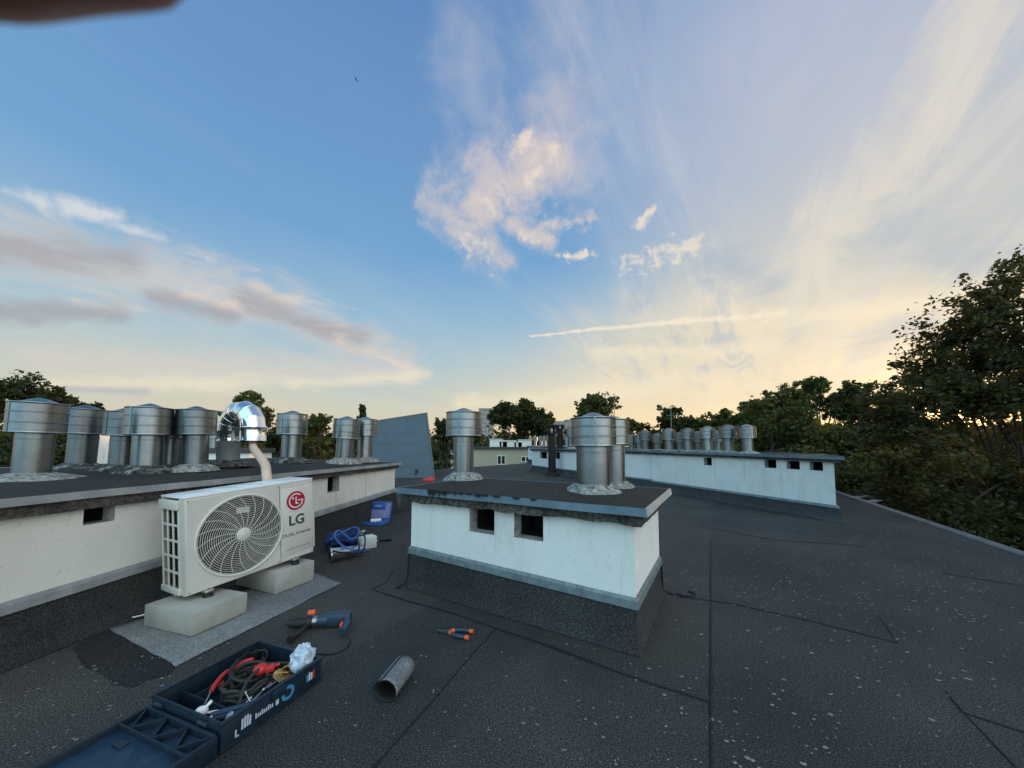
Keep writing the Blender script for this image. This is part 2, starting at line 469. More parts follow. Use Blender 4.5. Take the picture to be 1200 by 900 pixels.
tag(roof, 'dark granular felt roof with tarred laps and pale lichen spots', kind='structure')
# folded metal strip along the right eaves
mb = MB()
e0, e1 = Vector((*eave(-12), 0)), Vector((*eave(12.5), 0)); nn = Vector((rd.y, -rd.x, 0))
v = []
for p in (e0, e1):
    for off, z in ((-.07, .004), (-.05, .022), (.012, .035), (.02, .03), (.02, -.09), (.004, -.09)): v.append(p + nn * off + Vector((0, 0, z)))
mb.add(v, [(i, i + 1, 7 + i, 6 + i) for i in range(5)], 0)
mb.build('edge_flashing', 'gutter', roof, 0)
mb = MB()
for u, vv, l in ((1012, 583, .9), (1030, 588, .5)):
    p = on_plane(u, vv)
    mb.box((p.x - .10, p.y, .02), (l, .16, .012), 0, rot=(0, 0, R(30)))
mb.build('loose_flashing', 'gutter', roof, 0)

mb = MB()
S = 3000; K = 40
gv = [(-S + 2 * S * i / K, -200 + (S + 200) * j / K, GZ) for j in range(K + 1) for i in range(K + 1)]
mb.add(gv, [(j * (K + 1) + i, j * (K + 1) + i + 1, (j + 1) * (K + 1) + i + 1, (j + 1) * (K + 1) + i) for j in range(K) for i in range(K)])
tag(mb.build('ground', 'terrain', smooth=0), 'grassy ground far below the roof', kind='structure')
mb = MB()
mb.add([(11, -30, GZ + .01), (19, -30, GZ + .01), (44, 75, GZ + .01), (35, 75, GZ + .01)], [(0, 1, 2, 3)])
tag(mb.build('road', 'asphalt', smooth=0), 'pale street below the right eaves', kind='structure')

# ================================================================== CHIMNEY BLOCKS
def wall_sheet(mb, p0, p1, zb0, zb1, zt0, zt1, holes, mi=0, nrm=None, depth=.34, inner=None):
    """outer plaster face from p0 to p1 (xy); holes are (s0, s1, z0, z1) with s in metres along it; recess boxes go to `inner`"""
    p0 = Vector((p0[0], p0[1])); p1 = Vector((p1[0], p1[1])); L = (p1 - p0).length; d = (p1 - p0) / L
    inw = Vector((-d.y, d.x))
    pt = lambda s, z, o=0.0: (p0.x + d.x * s + inw.x * o, p0.y + d.y * s + inw.y * o, z)
    zb = lambda s: zb0 + (zb1 - zb0) * s / L; zt = lambda s: zt0 + (zt1 - zt0) * s / L
    cuts = sorted({0.0, L, *[h[0] for h in holes], *[h[1] for h in holes]})
    for a, b in zip(cuts, cuts[1:]):
        h = [q for q in holes if q[0] <= a + 1e-6 and q[1] >= b - 1e-6]
        if not h: mb.add([pt(a, zb(a)), pt(b, zb(b)), pt(b, zt(b)), pt(a, zt(a))], [(0, 1, 2, 3)], mi)
        else:
            q = h[0]
            mb.add([pt(a, zb(a)), pt(b, zb(b)), pt(b, q[2]), pt(a, q[2])], [(0, 1, 2, 3)], mi)
            mb.add([pt(a, q[3]), pt(b, q[3]), pt(b, zt(b)), pt(a, zt(a))], [(0, 1, 2, 3)], mi)
    for s0_, s1_, z0, z1 in holes:
        e = min(.11, depth * .5); f = [pt(s0_, z0), pt(s1_, z0), pt(s1_, z1), pt(s0_, z1)]; kk = [pt(s0_, z0, e), pt(s1_, z0, e), pt(s1_, z1, e), pt(s0_, z1, e)]; k = [pt(s0_ , z0, depth), pt(s1_, z0, depth), pt(s1_, z1, depth), pt(s0_, z1, depth)]
        q4 = [(0, 1, 5, 4), (1, 2, 6, 5), (2, 3, 7, 6), (3, 0, 4, 7)]
        one = MB(); inner.append(one)
        one.add(f + kk, q4, 0); one.add(kk + k, q4, 1)
        one.add(k, [(0, 1, 2, 3)], 1)

def offset_poly(poly, o):
    """grow a counter-clockwise polygon by o"""
    n = len(poly); out = []
    for i in range(n):
        p, a, b = Vector(poly[i]), Vector(poly[i - 1]), Vector(poly[(i + 1) % n])
        d1 = (p - a).normalized(); d2 = (b - p).normalized()
        n1 = Vector((d1.y, -d1.x)); n2 = Vector((d2.y, -d2.x)); k = (n1 + n2) / (1 + n1.dot(n2))
        out.append((p.x + k.x * o, p.y + k.y * o))
    return out

def chimney_block(poly, zflash, zwall, zcap, label, holes=None, over=.1, wallmat='plaster', strip=('strip',), cat='chimney block', group=None, flash_h=.06, capf=None, name='chimney_block', skirt=.06, flare=.07, skirtmat='felt_grey'):
    """poly: counter-clockwise wall outline (xy); zflash/zwall/zcap: per-corner heights; holes: {side index: [...]}"""
    n = len(poly); c = (sum(p[0] for p in poly) / n, sum(p[1] for p in poly) / n)
    root = empty(name, (c[0], c[1], 0), 0, label, cat, group)
    Lc = lambda p: (p[0] - c[0], p[1] - c[1])
    P = [Lc(p) for p in poly]
    wall = MB(); recs = []
    for i in range(n):
        j = (i + 1) % n
        wall_sheet(wall, P[i], P[j], zflash[i] - .02, zflash[j] - .02, zwall[i], zwall[j], (holes or {}).get(i, []), 0, inner=recs)
    wall.build('wall', wallmat, root, 0)
    for rec in recs: rec.build('vent_opening', ['reveal', 'dark'], root, 0)
    # felt skirt, flared at the foot
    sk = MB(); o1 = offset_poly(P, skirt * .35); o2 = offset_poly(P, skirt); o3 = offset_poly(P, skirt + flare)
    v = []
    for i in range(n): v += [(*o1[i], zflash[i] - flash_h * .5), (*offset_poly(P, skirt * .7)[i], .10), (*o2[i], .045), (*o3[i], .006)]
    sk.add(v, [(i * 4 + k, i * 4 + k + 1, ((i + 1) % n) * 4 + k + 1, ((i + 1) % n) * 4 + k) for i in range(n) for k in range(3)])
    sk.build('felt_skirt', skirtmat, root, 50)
    # metal strip over the top of the skirt
    fl = MB(); a = offset_poly(P, .004); b = offset_poly(P, skirt * .35 + .012); b2 = offset_poly(P, skirt * .45 + .014)
    v = []
    for i in range(n): v += [(*a[i], zflash[i] + .008), (*b[i], zflash[i] - .012), (*b2[i], zflash[i] - flash_h), (*a[i], zflash[i] - flash_h - .004)]
    fl.add(v, [(i * 4 + k, i * 4 + k + 1, ((i + 1) % n) * 4 + k + 1, ((i + 1) % n) * 4 + k) for i in range(n) for k in range(3)])
    fl.build('base_flashing', 'flash_zinc' if strip[0] == 'strip' else strip[0], root, 0)
    # concrete cap
    cp = MB(); co = offset_poly(P, over - .035)
    zc = lambda i, d: zcap[i] - d
    ci = offset_poly(P, -.01)
    v = []
    steps = 14
    ring_lo = []; ring_hi = []
    for i in range(n):
        j = (i + 1) % n
        L = math.dist(co[i], co[j]); k = max(1, int(L / .05))
        for s_ in range(k):
            t = s_ / k
            x = co[i][0] + (co[j][0] - co[i][0]) * t; y = co[i][1] + (co[j][1] - co[i][1]) * t
            q = mnoise.noise(Vector((x * 6, y * 6, i))) * .016
            zz = zwall[i] + (zwall[j] - zwall[i]) * t; zt = zcap[i] + (zcap[j] - zcap[i]) * t
            jx = (x * (1 + 0) + q * .6, y + q * .6)
            ring_lo.append((*jx, zz - .012 + q)); ring_hi.append((x, y, zt - .02))
    m_ = len(ring_lo)
    cp.add(ring_lo + ring_hi, [tuple(range(m_))[::-1]] + [(i, (i + 1) % m_, m_ + (i + 1) % m_, m_ + i) for i in range(m_)])
    cp.build('cap_slab', 'concrete', root, 0)
    ft = MB(); fo = offset_poly(P, over - .004)
    v = [(*fo[i], zcap[i] - .024) for i in range(n)] + [(*fo[i], zcap[i]) for i in range(n)]
    ft.add(v, [tuple(range(n))[::-1], tuple(range(n, 2 * n))] + [(i, (i + 1) % n, n + (i + 1) % n, n + i) for i in range(n)])
    ft.build('cap_felt', 'felt_cap', root, 0)
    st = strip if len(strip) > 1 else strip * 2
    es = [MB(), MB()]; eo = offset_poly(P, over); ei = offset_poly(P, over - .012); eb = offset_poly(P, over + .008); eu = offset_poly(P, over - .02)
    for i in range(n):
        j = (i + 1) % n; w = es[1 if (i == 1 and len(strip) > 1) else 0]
        L = math.dist(eo[i], eo[j]); k = max(1, int(L / .12))
        v = []
        for s_ in range(k + 1):
            t = s_ / k
            lp = lambda A: (A[i][0] + (A[j][0] - A[i][0]) * t, A[i][1] + (A[j][1] - A[i][1]) * t)
            zt = zcap[i] + (zcap[j] - zcap[i]) * t; q = mnoise.noise(Vector((lp(eo)[0] * 3, lp(eo)[1] * 3, 5.5))) * .004
            edge = 0 if s_ in (0, k) else 1
            ii = lp(ei)
            v += [(ii[0], ii[1], zt + .003), (*lp(eo), zt + .007 + q * edge), (*lp(eb), zt - .044 + q * edge), (*lp(eu), zt - .048)]
        w.add(v, [(a * 4 + b, a * 4 + 4 + b, a * 4 + 5 + b, a * 4 + 1 + b)[::-1] for a in range(k) for b in range(3)])
    for w, nm in zip(es, st):
        if w.f: w.build('cap_edge_strip', nm, root, 0)
    return root, c

# --- central block
A, B, C = on_plane(477, 689), on_plane(749, 770), on_plane(771, 701)
ab = norm2(A, B); inw = Vector((-ab.y, ab.x)); AB = (B - A).length; DEP = .98
cb = [Vector((A.x, A.y)) + ab * .02 + inw * .02, Vector((B.x, B.y)) - ab * .02 + inw * .02]
cb += [cb[1] + inw * DEP, cb[0] + inw * DEP]
cb = [tuple(p) for p in cb]
def hole_on(poly, u0, v0, u1, v1):
    p0, p1 = Vector(poly[0]), Vector(poly[1]); d = (p1 - p0).normalized(); nrm = Vector((d.y, -d.x)); o = []
    for u, v in ((u0, v0), (u1, v1)):
        r = ray(u, v); t = (p0.x * nrm.x + p0.y * nrm.y) / (r.x * nrm.x + r.y * nrm.y); p = r * t
        o.append(((Vector((p.x, p.y)) - p0).dot(d), EYE + p.z))
    return (o[0][0], o[1][0], o[0][1], o[1][1])
central, cc = chimney_block(cb, [.372, .335, .335, .372], [.80, .812, .812, .80], [.905, .912, .912, .905],
    'free-standing white block with blue-grey edge strips in the middle of the roof',
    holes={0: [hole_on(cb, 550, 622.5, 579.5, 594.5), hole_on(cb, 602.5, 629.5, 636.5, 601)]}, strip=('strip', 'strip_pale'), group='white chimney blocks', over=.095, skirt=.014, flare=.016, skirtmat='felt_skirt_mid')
# tar runs on the edge strip, and tar lines at the corners of the skirt
mb = MB()
fo = [Vector(p) for p in offset_poly([(p[0] - cc[0], p[1] - cc[1]) for p in cb], .0975)]
dd = (fo[1] - fo[0]).normalized(); outn = Vector((dd.y, -dd.x))
for s_, w, h in [(.42, .05, .05), (.46, .025, .058), (.49, .03, .04), (.53, .02, .055), (.565, .05, .03), (.60, .018, .05), (.64, .05, .016), (.70, .04, .02), (.76, .06, .016), (.84, .07, .012), (.92, .05, .02), (.95, .016, .032), (1.0, .06, .012), (1.1, .08, .010), (1.28, .06, .010), (1.42, .05, .008)]:
    p = fo[0] + dd * s_; k = 9; v = []
    for i in range(k):
        t = i / (k - 1); hh = h * (.55 + .6 * rnd.random()) * (1 - abs(2 * t - 1) ** 3)
        q = p + dd * ((t - .5) * w); q2 = q + outn * .004; q3 = q + outn * (.0125)
        v += [(q.x - outn.x * .02, q.y - outn.y * .02, .9125 + .009), (q2.x, q2.y, .9125 + .008), (q3.x, q3.y, .908 + .006 - hh)]
    mb = MB(); mb.add(v, [(i * 3 + b, i * 3 + 3 + b, i * 3 + 4 + b, i * 3 + 1 + b)[::-1] for i in range(k - 1) for b in range(2)])
    mb.build('tar_patch', 'bitumen', central, 0)
lo = lambda p, z: (p[0] - cc[0], p[1] - cc[1], z)
Pl = [(p[0] - cc[0], p[1] - cc[1]) for p in cb]
for idx in (0, 2):
    o1 = offset_poly(Pl, .012)[idx]; o2 = offset_poly(Pl, .018)[idx]; o3 = offset_poly(Pl, .09)[idx]
    mb = MB(); mb.tube(smooth_path([(*o1, .31), (*o2, .1), (*offset_poly(Pl, .03)[idx], .045), (*o3, .006)], 5), lambda t: .006 + .003 * math.sin(t * 9), 6); mb.build('tar_seam', 'bitumen', central, 60)
o3 = offset_poly(Pl, .11)[2]
mb = MB(); mb.tube(smooth_path([(o3[0], o3[1], .006), (o3[0] + .08, o3[1] - .06, .008), (o3[0] + .16, o3[1] - .02, .006), (o3[0] + .14, o3[1] + .05, .006)], 6), .006, 6)
mb.build('tar_seam', 'bitumen', central, 60)

mb = MB()
for _ in range(110):
    p = Vector(Pl[0]).lerp(Vector(Pl[1]), rnd.random() ** .7) + inw * (rnd.uniform(-.05, 1.0)); rr_ = rnd.uniform(.003, .009); a0 = rnd.random() * 6
    mb.add([(p.x + math.cos(a0 + k) * rr_ * rnd.uniform(.7, 1.2), p.y + math.sin(a0 + k) * rr_ * rnd.uniform(.7, 1.2), .9145) for k in (0, 1, 2.1, 3.1, 4.2, 5.3)], [(0, 1, 2, 3, 4, 5)])
mb.build('moss', 'lichen', central, 0)['kind'] = 'stuff'

# --- long block on the left
N_, E_ = Vector((-3.24, .8)), Vector((-2.30, 6.92))
ld = (E_ - N_).normalized(); lin_ = Vector((-ld.y, ld.x)); LL = (E_ - N_).length
lb = [tuple(N_), tuple(E_), tuple(E_ + lin_ * 3.05), tuple(N_ + lin_ * 3.05)]
def s_of(u, vtx):       # distance along the left wall of a photo point, by intersecting its ray with the wall
    r = ray(u, vtx); nx, ny = -lin_.x, -lin_.y
    t = (N_.x * nx + N_.y * ny) / (r.x * nx + r.y * ny)
    p = r * t
    return (Vector((p.x, p.y)) - N_).dot(ld), EYE + p.z
h1a, h1b = s_of(97, 616), s_of(135.5, 588); h2a, h2b = s_of(383.5, 578), s_of(398, 557)
left_block, lc = chimney_block(lb, [.33, .455, .455, .33], [.875, .865, .9, .9], [.992, .955, 1.03, 1.04],
    'long worn white block along the left side carrying a row of big vent cowls',
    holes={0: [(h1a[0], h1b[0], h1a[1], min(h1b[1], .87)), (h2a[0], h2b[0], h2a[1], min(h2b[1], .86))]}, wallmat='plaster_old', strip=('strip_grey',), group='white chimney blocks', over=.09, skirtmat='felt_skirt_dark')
# --- low felted kerb behind, joining the two blocks
mb = MB()
kx = [(-2.2, 7.02), (-.4, 7.35), (-.42, 7.6), (-2.2, 7.3)]
mb.prism([(x + 1.3, y - 7.3) for x, y in kx], 0.003, .36, 0)
kr = mb.build('kerb', 'felt_grey', smooth=0); kr.location = (-1.3, 7.3, 0)
tag(kr, 'low dark felted kerb on the roof beyond the blue tool case', 'kerb')

# --- long far block on the right, in two lengths
Rr_, Ll_, L2_ = on_plane(985, 612), on_plane(765, 574), on_plane(621, 552)
def far_poly(a, b, depth, endd=None):
    a = Vector((a.x, a.y)); b = Vector((b.x, b.y)); d = (b - a).normalized()    # a = near right end, b = far left end
    inw_ = Vector((d.y, -d.x))
    inw_ = endd or inw_
    return [tuple(b), tuple(a), tuple(a + inw_ * depth), tuple(b + inw_ * depth)], -d, inw_
fp, fd, fin_ = far_poly(Rr_ + Vector((0, .06, 0)), Ll_, 2.6, Vector((.585, .811)))
fh = [hole_on(fp, *q) for q in ((825, 545, 834, 536.5), (896, 548, 909.5, 539), (922, 549.5, 937, 540.5), (949, 551, 964, 541.5))]
far_block, fc = chimney_block(fp, [.27, .262, .262, .27], [1.05, 1.02, 1.02, 1.05], [1.135, 1.10, 1.10, 1.135],
    'long white block at the right rear with four small dark openings under its cap', holes={0: fh}, strip=('strip',), group='white chimney blocks', over=.11, flash_h=.035)
fp2, fd2, fin2 = far_poly(Ll_ + Vector((-.03, .12, 0)) , L2_, 2.2)
fp2 = [tuple(Vector(p) + fin2 * .12) for p in fp2]
fh2 = [hole_on(fp2, *q) for q in ((633, 537, 641, 529.5), (650, 537.5, 656, 530), (680, 538, 686, 530))]
far_block2, fc2 = chimney_block(fp2, [.30, .28, .28, .30], [1.04, 1.05, 1.05, 1.04], [1.14, 1.14, 1.14, 1.14],
    'white block beyond the two black pipes, adjoining the long right rear block', holes={0: fh2}, strip=('strip',), group='white chimney blocks', over=.11, flash_h=.035)
# --- low block of the next stairwell, farther back
a3, b3 = Vector((4.6, 18.5)), Vector((1.2, 26.0)); d3 = (b3 - a3).normalized(); i3 = Vector((d3.y, -d3.x))
fp3 = [tuple(b3), tuple(a3), tuple(a3 + i3 * 2), tuple(b3 + i3 * 2)]
far_block3, fc3 = chimney_block(fp3, [.3] * 4, [1.16, 1.16, 1.16, 1.16], [1.27, 1.25, 1.25, 1.27], 'farthest white block, only its pale rim showing behind the black pipes', strip=('strip_pale',), group='white chimney blocks', over=.12, flash_h=.035)

# ================================================================== VENT COWLS
def vent_cowl(x, y, z, s, pipe, label, pr=.118, tilt=(0, 0), mort='mortar', mat='zinc', n=40, rot=0.0, collar=.24, group='galvanised vent cowls', ring_h=.285):
    root = empty('vent_cowl', (x, y, z), 0, label, 'vent cowl', group, rot=(R(tilt[0]), R(tilt[1]), rot))
    root.scale = (s, s, s)
    pipe /= s
    b = MB()
    prof = [(pr, -.03), (pr, pipe * .86), (pr + .003, pipe * .865), (pr + .003, pipe * .885), (pr, pipe * .89), (pr, pipe + .1)]
    b.lathe(prof, n)
    a = R(205); b.box((math.cos(a) * (pr + .001), math.sin(a) * (pr + .001), pipe * .5), (.004, .014, pipe), rot=(0, 0, a))
    b.build('pipe', mat, root, 40)
    c = MB(); r = .182; h = ring_h; z0 = pipe - .0
    def bead(zz): return [(r, zz - .007), (r + .005, zz - .003), (r + .005, zz + .003), (r, zz + .007)]
    prof = [(r - .006, z0 + .004), (r + .002, z0), (r + .004, z0 + .006), (r, z0 + .012), (r, z0 + .018), (r, z0 + h * .34 - .014)] + bead(z0 + h * .34) + [(r, z0 + h * .34 + .014), (r, z0 + h * .68 - .014)] + bead(z0 + h * .68) + [(r, z0 + h * .68 + .014), (r, z0 + h - .018), (r, z0 + h - .012), (r + .004, z0 + h - .006), (r + .002, z0 + h), (r - .006, z0 + h - .002)]
    c.lathe(prof, n)
    c.lathe([(r - .006, z0 + .004), (r - .006, z0 + h - .02)][::-1], n)
    c.lathe([(r - .006, z0 + .02), (pr + .005, z0 + .05)], n)
    a = R(262); c.box((math.cos(a) * (r + .002), math.sin(a) * (r + .002), z0 + h / 2), (.005, .012, h * .96), rot=(0, 0, a))
    c.build('cowl_ring', mat, root, 40)
    t = MB()
    t.lathe([(r - .004, z0 + h - .006), (r * .80, z0 + h - .003), (r * .66, z0 + h + .004), (r * .60, z0 + h + .008), (.045, z0 + h + .036), (.012, z0 + h + .046), (0, z0 + h + .047)], n)
    t.build('cone_lid', mat, root, 50)
    if mort:
        m_ = MB(); sd = rnd.random() * 50
        def jit(i, a_, rr, zz):
            q = mnoise.noise(Vector((math.cos(a_) * 1.6, math.sin(a_) * 1.6, sd + i * .3)))
            q2 = mnoise.noise(Vector((math.cos(a_) * 4, math.sin(a_) * 4, sd + i)))
            return (rr * (1 + (.16 * q + .05 * q2) * (1 if i else .1)), zz + (.008 * q2 if 0 < i < 4 else 0))
        m_.lathe([(pr - .002, .075), (pr + .012, .068), (pr + collar * .3, .04), (pr + collar * .45, .022), (pr + collar * .56, -.008)], 44, 0, None, jit)
        m_.build('collar', mort, root, 45)
    return root

# left block
for (u, v, z, s, pl, lab, kw) in [
    (36, 561, 1.01, .93, .41, 'big galvanised cowl at the left edge of the picture on a pale mortar collar', dict(tilt=(0, 2), collar=.42)),
    (94, 549, 1.02, 1.06, .43, 'dull galvanised cowl second from the left, on a wide tarred collar', dict(tilt=(0, 2.2), mat='zinc_dull', mort='mortar_tar', collar=.28)),
    (143, 550, 1.02, 1.0, .40, 'cowl half hidden behind the banded cowl with a vertical lock seam', dict(mat='zinc_dull', mort='mortar_tar', tilt=(0, 1.5))),
    (171.5, 552, 1.02, 1.06, .40, 'shiny banded galvanised cowl in front of a half hidden one on the left block', dict(mort='mortar_tar', collar=.22, rot=.15)),
    (197, 549, 1.02, .96, .37, 'dark cowl standing in the gap just left of the duct elbow neighbour', dict(mat='zinc_dull', mort='mortar_tar')),
    (228, 550, 1.02, 1.03, .41, 'galvanised cowl immediately left of the bright bent duct', dict(mat='zinc_dull', mort='mortar', tilt=(0, -.8), collar=.2)),
    (341, 541, 1.02, 1.26, .47, 'single galvanised cowl right of the bent duct, standing apart in rubble', dict(mort='mortar_tar', collar=.28)),
    (403, 541.5, 1.0, 1.22, .43, 'leaning cowl near the far end of the left block', dict(tilt=(0, 3))),
    (427.5, 540, 1.0, 1.14, .49, 'last cowl at the far end of the left block beside the slate panel', dict())]:
    p = on_plane(u, v, z)
    vent_cowl(p.x, p.y, z - .012, s, pl, lab, **kw)
# central block
zc = .908
def on_block(along, dep): 
    p = Vector(cb[0]) + ab * along + inw * dep; return p.x, p.y
for (u, v, s, pl, lab, kw) in [
    (543, 561, 1.14, .50, 'slim tall cowl at the rear left corner of the central block', dict(pr=.104, collar=.20, ring_h=.25)),
    (696, 576, 1.04, .385, 'stout cowl standing nearest the camera on the central block', dict(pr=.138, collar=.155, ring_h=.235)),
    (718.5, 570.5, .86, .40, 'cowl tucked behind the stout one on the central block', dict(pr=.13, collar=.19, ring_h=.28))]:
    p = on_plane(u, v, zc); vent_cowl(p.x, p.y, zc - .004, s, pl, lab, **kw)
# far block rows
front_row = [(756, 1.0), (784, 1.0), (806, 1.0), (829.5, 1.0), (853, 1.0), (876, 1.0)]
names_f = ['first', 'second', 'third', 'fourth', 'fifth', 'sixth']
def ray_hit_line(u, p0, d):
    r = ray(u, 520); nx, ny = -d.y, d.x
    t = (p0.x * nx + p0.y * ny) / (r.x * nx + r.y * ny); return Vector((r.x * t, r.y * t))
f0 = Vector(fp[0]) + fin_ * .55; f1 = Vector(fp[0]) + fin_ * 1.75
for i, (u, s) in enumerate(front_row):
    p = ray_hit_line(u, f0, fd)
    zz = 1.125 - .0
    k = p.length
    vent_cowl(p.x, p.y, 1.10, 1.0 + .04 * math.sin(i * 2.1), .36, f'{names_f[i]} cowl from the left in the front row on the long right rear block', mat='zinc' if i % 2 else 'zinc_dull', n=24, tilt=(rnd.uniform(-1.5, 1.5), rnd.uniform(-1.5, 1.5)), group='cowls on the far blocks')
for i, u in enumerate((741, 749, 770, 797, 818, 840)):
    p = ray_hit_line(u, f1, fd)
    vent_cowl(p.x, p.y, 1.10, .98, .30, f'{names_f[i]} cowl from the left in the back row on the long right rear block', mat='zinc_dull', n=24, group='cowls on the far blocks')
g0 = Vector(fp2[0]) + fin2 * .8
for i, (u, s) in enumerate(((669, 1.25), (716, 1.1))):
    p = ray_hit_line(u, g0, fd2)
    vent_cowl(p.x, p.y, 1.12, s, .55 if i == 0 else .4, ('wide far cowl just right of the black pipes', 'far cowl hidden behind the stout cowl on the central block')[i], n=24, group='cowls on the far blocks')
h0 = Vector(fp3[0]) + i3 * .5
for i, u in enumerate((627, 633.5, 638, 643, 664)):
    p = ray_hit_line(u, h0, -d3)
    vent_cowl(p.x, p.y, 1.25, 1.05, .38, f'{names_f[i]} tiny distant cowl counted from the left around the black pipes', n=16, mort=None, group='cowls on the far blocks')

# bright duct elbow on its pipe
pb = on_plane(267, 546, 1.02)
er = empty('bent_duct', (pb.x, pb.y, 1.01), 0, 'shiny new bent duct turned down over a dull pipe on the left block', 'duct')
tgt = at_depth(297, 505, pb.y - .20)
er.rotation_euler = (R(-.77 * 4), R(-.64 * 4), 0)
dv = Vector((tgt.x - pb.x, tgt.y - pb.y, 0)); span = dv.length; dn = dv / span
b = MB(); b.lathe([(.13, -.03), (.13, .33), (.134, .335), (.134, .345), (.13, .35), (.13, .4)], 36); b.build('pipe', 'strip_grey', er, 40)
b = MB(); b.lathe([(.137, .345), (.137, .47), (.141, .475), (.141, .485)], 36); b.build('joint_collar', 'chrome', er, 40)
mb = MB(); mb.lathe([(.125, .09), (.15, .075), (.24, .03), (.29, -.01)], 36, 0, None, lambda i, a, r, z: (r * (1 + .2 * mnoise.noise(Vector((math.cos(a) * 2, math.sin(a) * 2, 7)))), z)); mb.build('collar', 'mortar_tar', er, 40)
b = MB(); er_r = span / 2; pts = []
segs = 7
for i in range(segs + 1):
    a = math.pi * i / segs
    pts.append(dn * (er_r - er_r * math.cos(a)) + Vector((0, 0, .475 + er_r * 1.0 * math.sin(a))))
# mitred gores: each gore a straight tube piece with a standing seam
RD = .14
def ring_at(i):
    a = math.pi * i / segs
    rad = (pts[i] - (dn * er_r + Vector((0, 0, .475)))).normalized(); side = Vector((-dn.y, dn.x, 0))
    return [pts[i] + rad * (RD * math.cos(t)) + side * (RD * math.sin(t)) for t in [2 * math.pi * k / 36 for k in range(36)]]
for i in range(segs):
    r0, r1 = ring_at(i), ring_at(i + 1)
    b.add(r0 + r1, [(k, (k + 1) % 36, 36 + (k + 1) % 36, 36 + k) for k in range(36)])
b.build('elbow', 'chrome', er, 14)
b = MB()
for i in range(1, segs):
    b.tube([p for p in ring_at(i)], .004, 6, closed=True)
b.build('seam_ring', 'chrome', er, 40)
b = MB(); endp = pts[-1]
b.lathe([(.146, .02), (.15, .01), (.146, 0), (.146, -.15), (.15, -.155), (.15, -.165), (.14, -.165), (.14, 0)], 36, 0, Matrix.Translation(endp)); b.build('mouth_sleeve', 'chrome', er, 40)
mouth = Vector((pb.x, pb.y, 1.01)) + endp + Vector((0, 0, -.155))

# ================================================================== AIR CONDITIONER
FL, FR = at_depth(218, 700, 2.60), at_depth(369, 646, 3.50)
W = .985; Hh = .705; Dp = .34
ang = math.atan2(FR.y - FL.y, FR.x - FL.x); tl = math.asin((FR.z - FL.z) / (FR - FL).length)
ac = empty('air_conditioner', FL, 0, 'white outdoor air conditioning unit with a round fan grille standing on two concrete blocks', 'air conditioner', rot=(0, -tl, ang))
b = MB()
FC = Vector((.372, .35)); FRr = .322
# front sheet with a round hole: ring of quads from circle to rectangle border
k = 96
def border(a):
    dx, dz = math.cos(a), math.sin(a)
    ts = []
    if dx > 1e-9: ts.append((.672 - FC.x) / dx)
    if dx < -1e-9: ts.append((.012 - FC.x) / dx)
    if dz > 1e-9: ts.append((Hh - .012 - FC.y) / dz)
    if dz < -1e-9: ts.append((.012 - FC.y) / dz)
    t = min(ts); return (FC.x + dx * t, 0, FC.y + dz * t)
angs = sorted([2 * math.pi * i / k for i in range(k)] + [math.atan2(zz - FC.y, xx - FC.x) % (2 * math.pi) for xx in (.012, .672) for zz in (.012, Hh - .012)])
v = []
for a in angs: v += [(FC.x + math.cos(a) * FRr, 0, FC.y + math.sin(a) * FRr), border(a), (FC.x + math.cos(a) * FRr, .05, FC.y + math.sin(a) * FRr)]
nk = len(angs)
f = []
for i in range(nk):
    j = (i + 1) % nk; f += [(i * 3, i * 3 + 1, j * 3 + 1, j * 3), (i * 3, j * 3, j * 3 + 2, i * 3 + 2)]
b.add(v, f)
b.add([(.672, 0, .012), (W - .012, 0, .012), (W - .012, 0, Hh - .012), (.672, 0, Hh - .012)], [(0, 1, 2, 3)])
# rounded rim to the sides, then sides, bottom, back
r4 = [(.012, 0, .012), (W - .012, 0, .012), (W - .012, 0, Hh - .012), (.012, 0, Hh - .012)]
r5 = [(.003, .004, .003), (W - .003, .004, .003), (W - .003, .004, Hh - .003), (.003, .004, Hh - .003)]
r6 = [(0, .016, 0), (W, .016, 0), (W, .016, Hh), (0, .016, Hh)]
r7 = [(0, .08, 0), (W, Dp, 0), (W, Dp, Hh), (0, .08, Hh)]
b.add(r4 + r5 + r6 + r7, [(i + 4 * q, 4 * q + 4 + i, 4 * q + 4 + (i + 1) % 4, 4 * q + (i + 1) % 4)[::-1] for q in range(3) for i in (0, 1, 2, 3) if not (q == 2 and i == 2)])
b.add([(0, .08, 0), (0, Dp, 0), (W, Dp, 0)], [(0, 1, 2)][::-1])
b.add([(0, Dp, 0), (W, Dp, 0), (W, Dp, Hh), (0, Dp, Hh)], [(0, 1, 2, 3)])
b.build('casing', 'ac', ac, 40)
b = MB(); b.box((W / 2, Dp / 2 + .004, Hh + .006), (W + .008, Dp + .004, .014), bev=.005)
for i in range(4): b.box((.12 + i * .19, Dp * .55, Hh + .0145), (.13, Dp * .62, .006), bev=.0025)
b.build('top_cover', 'ac_top', ac, 40)
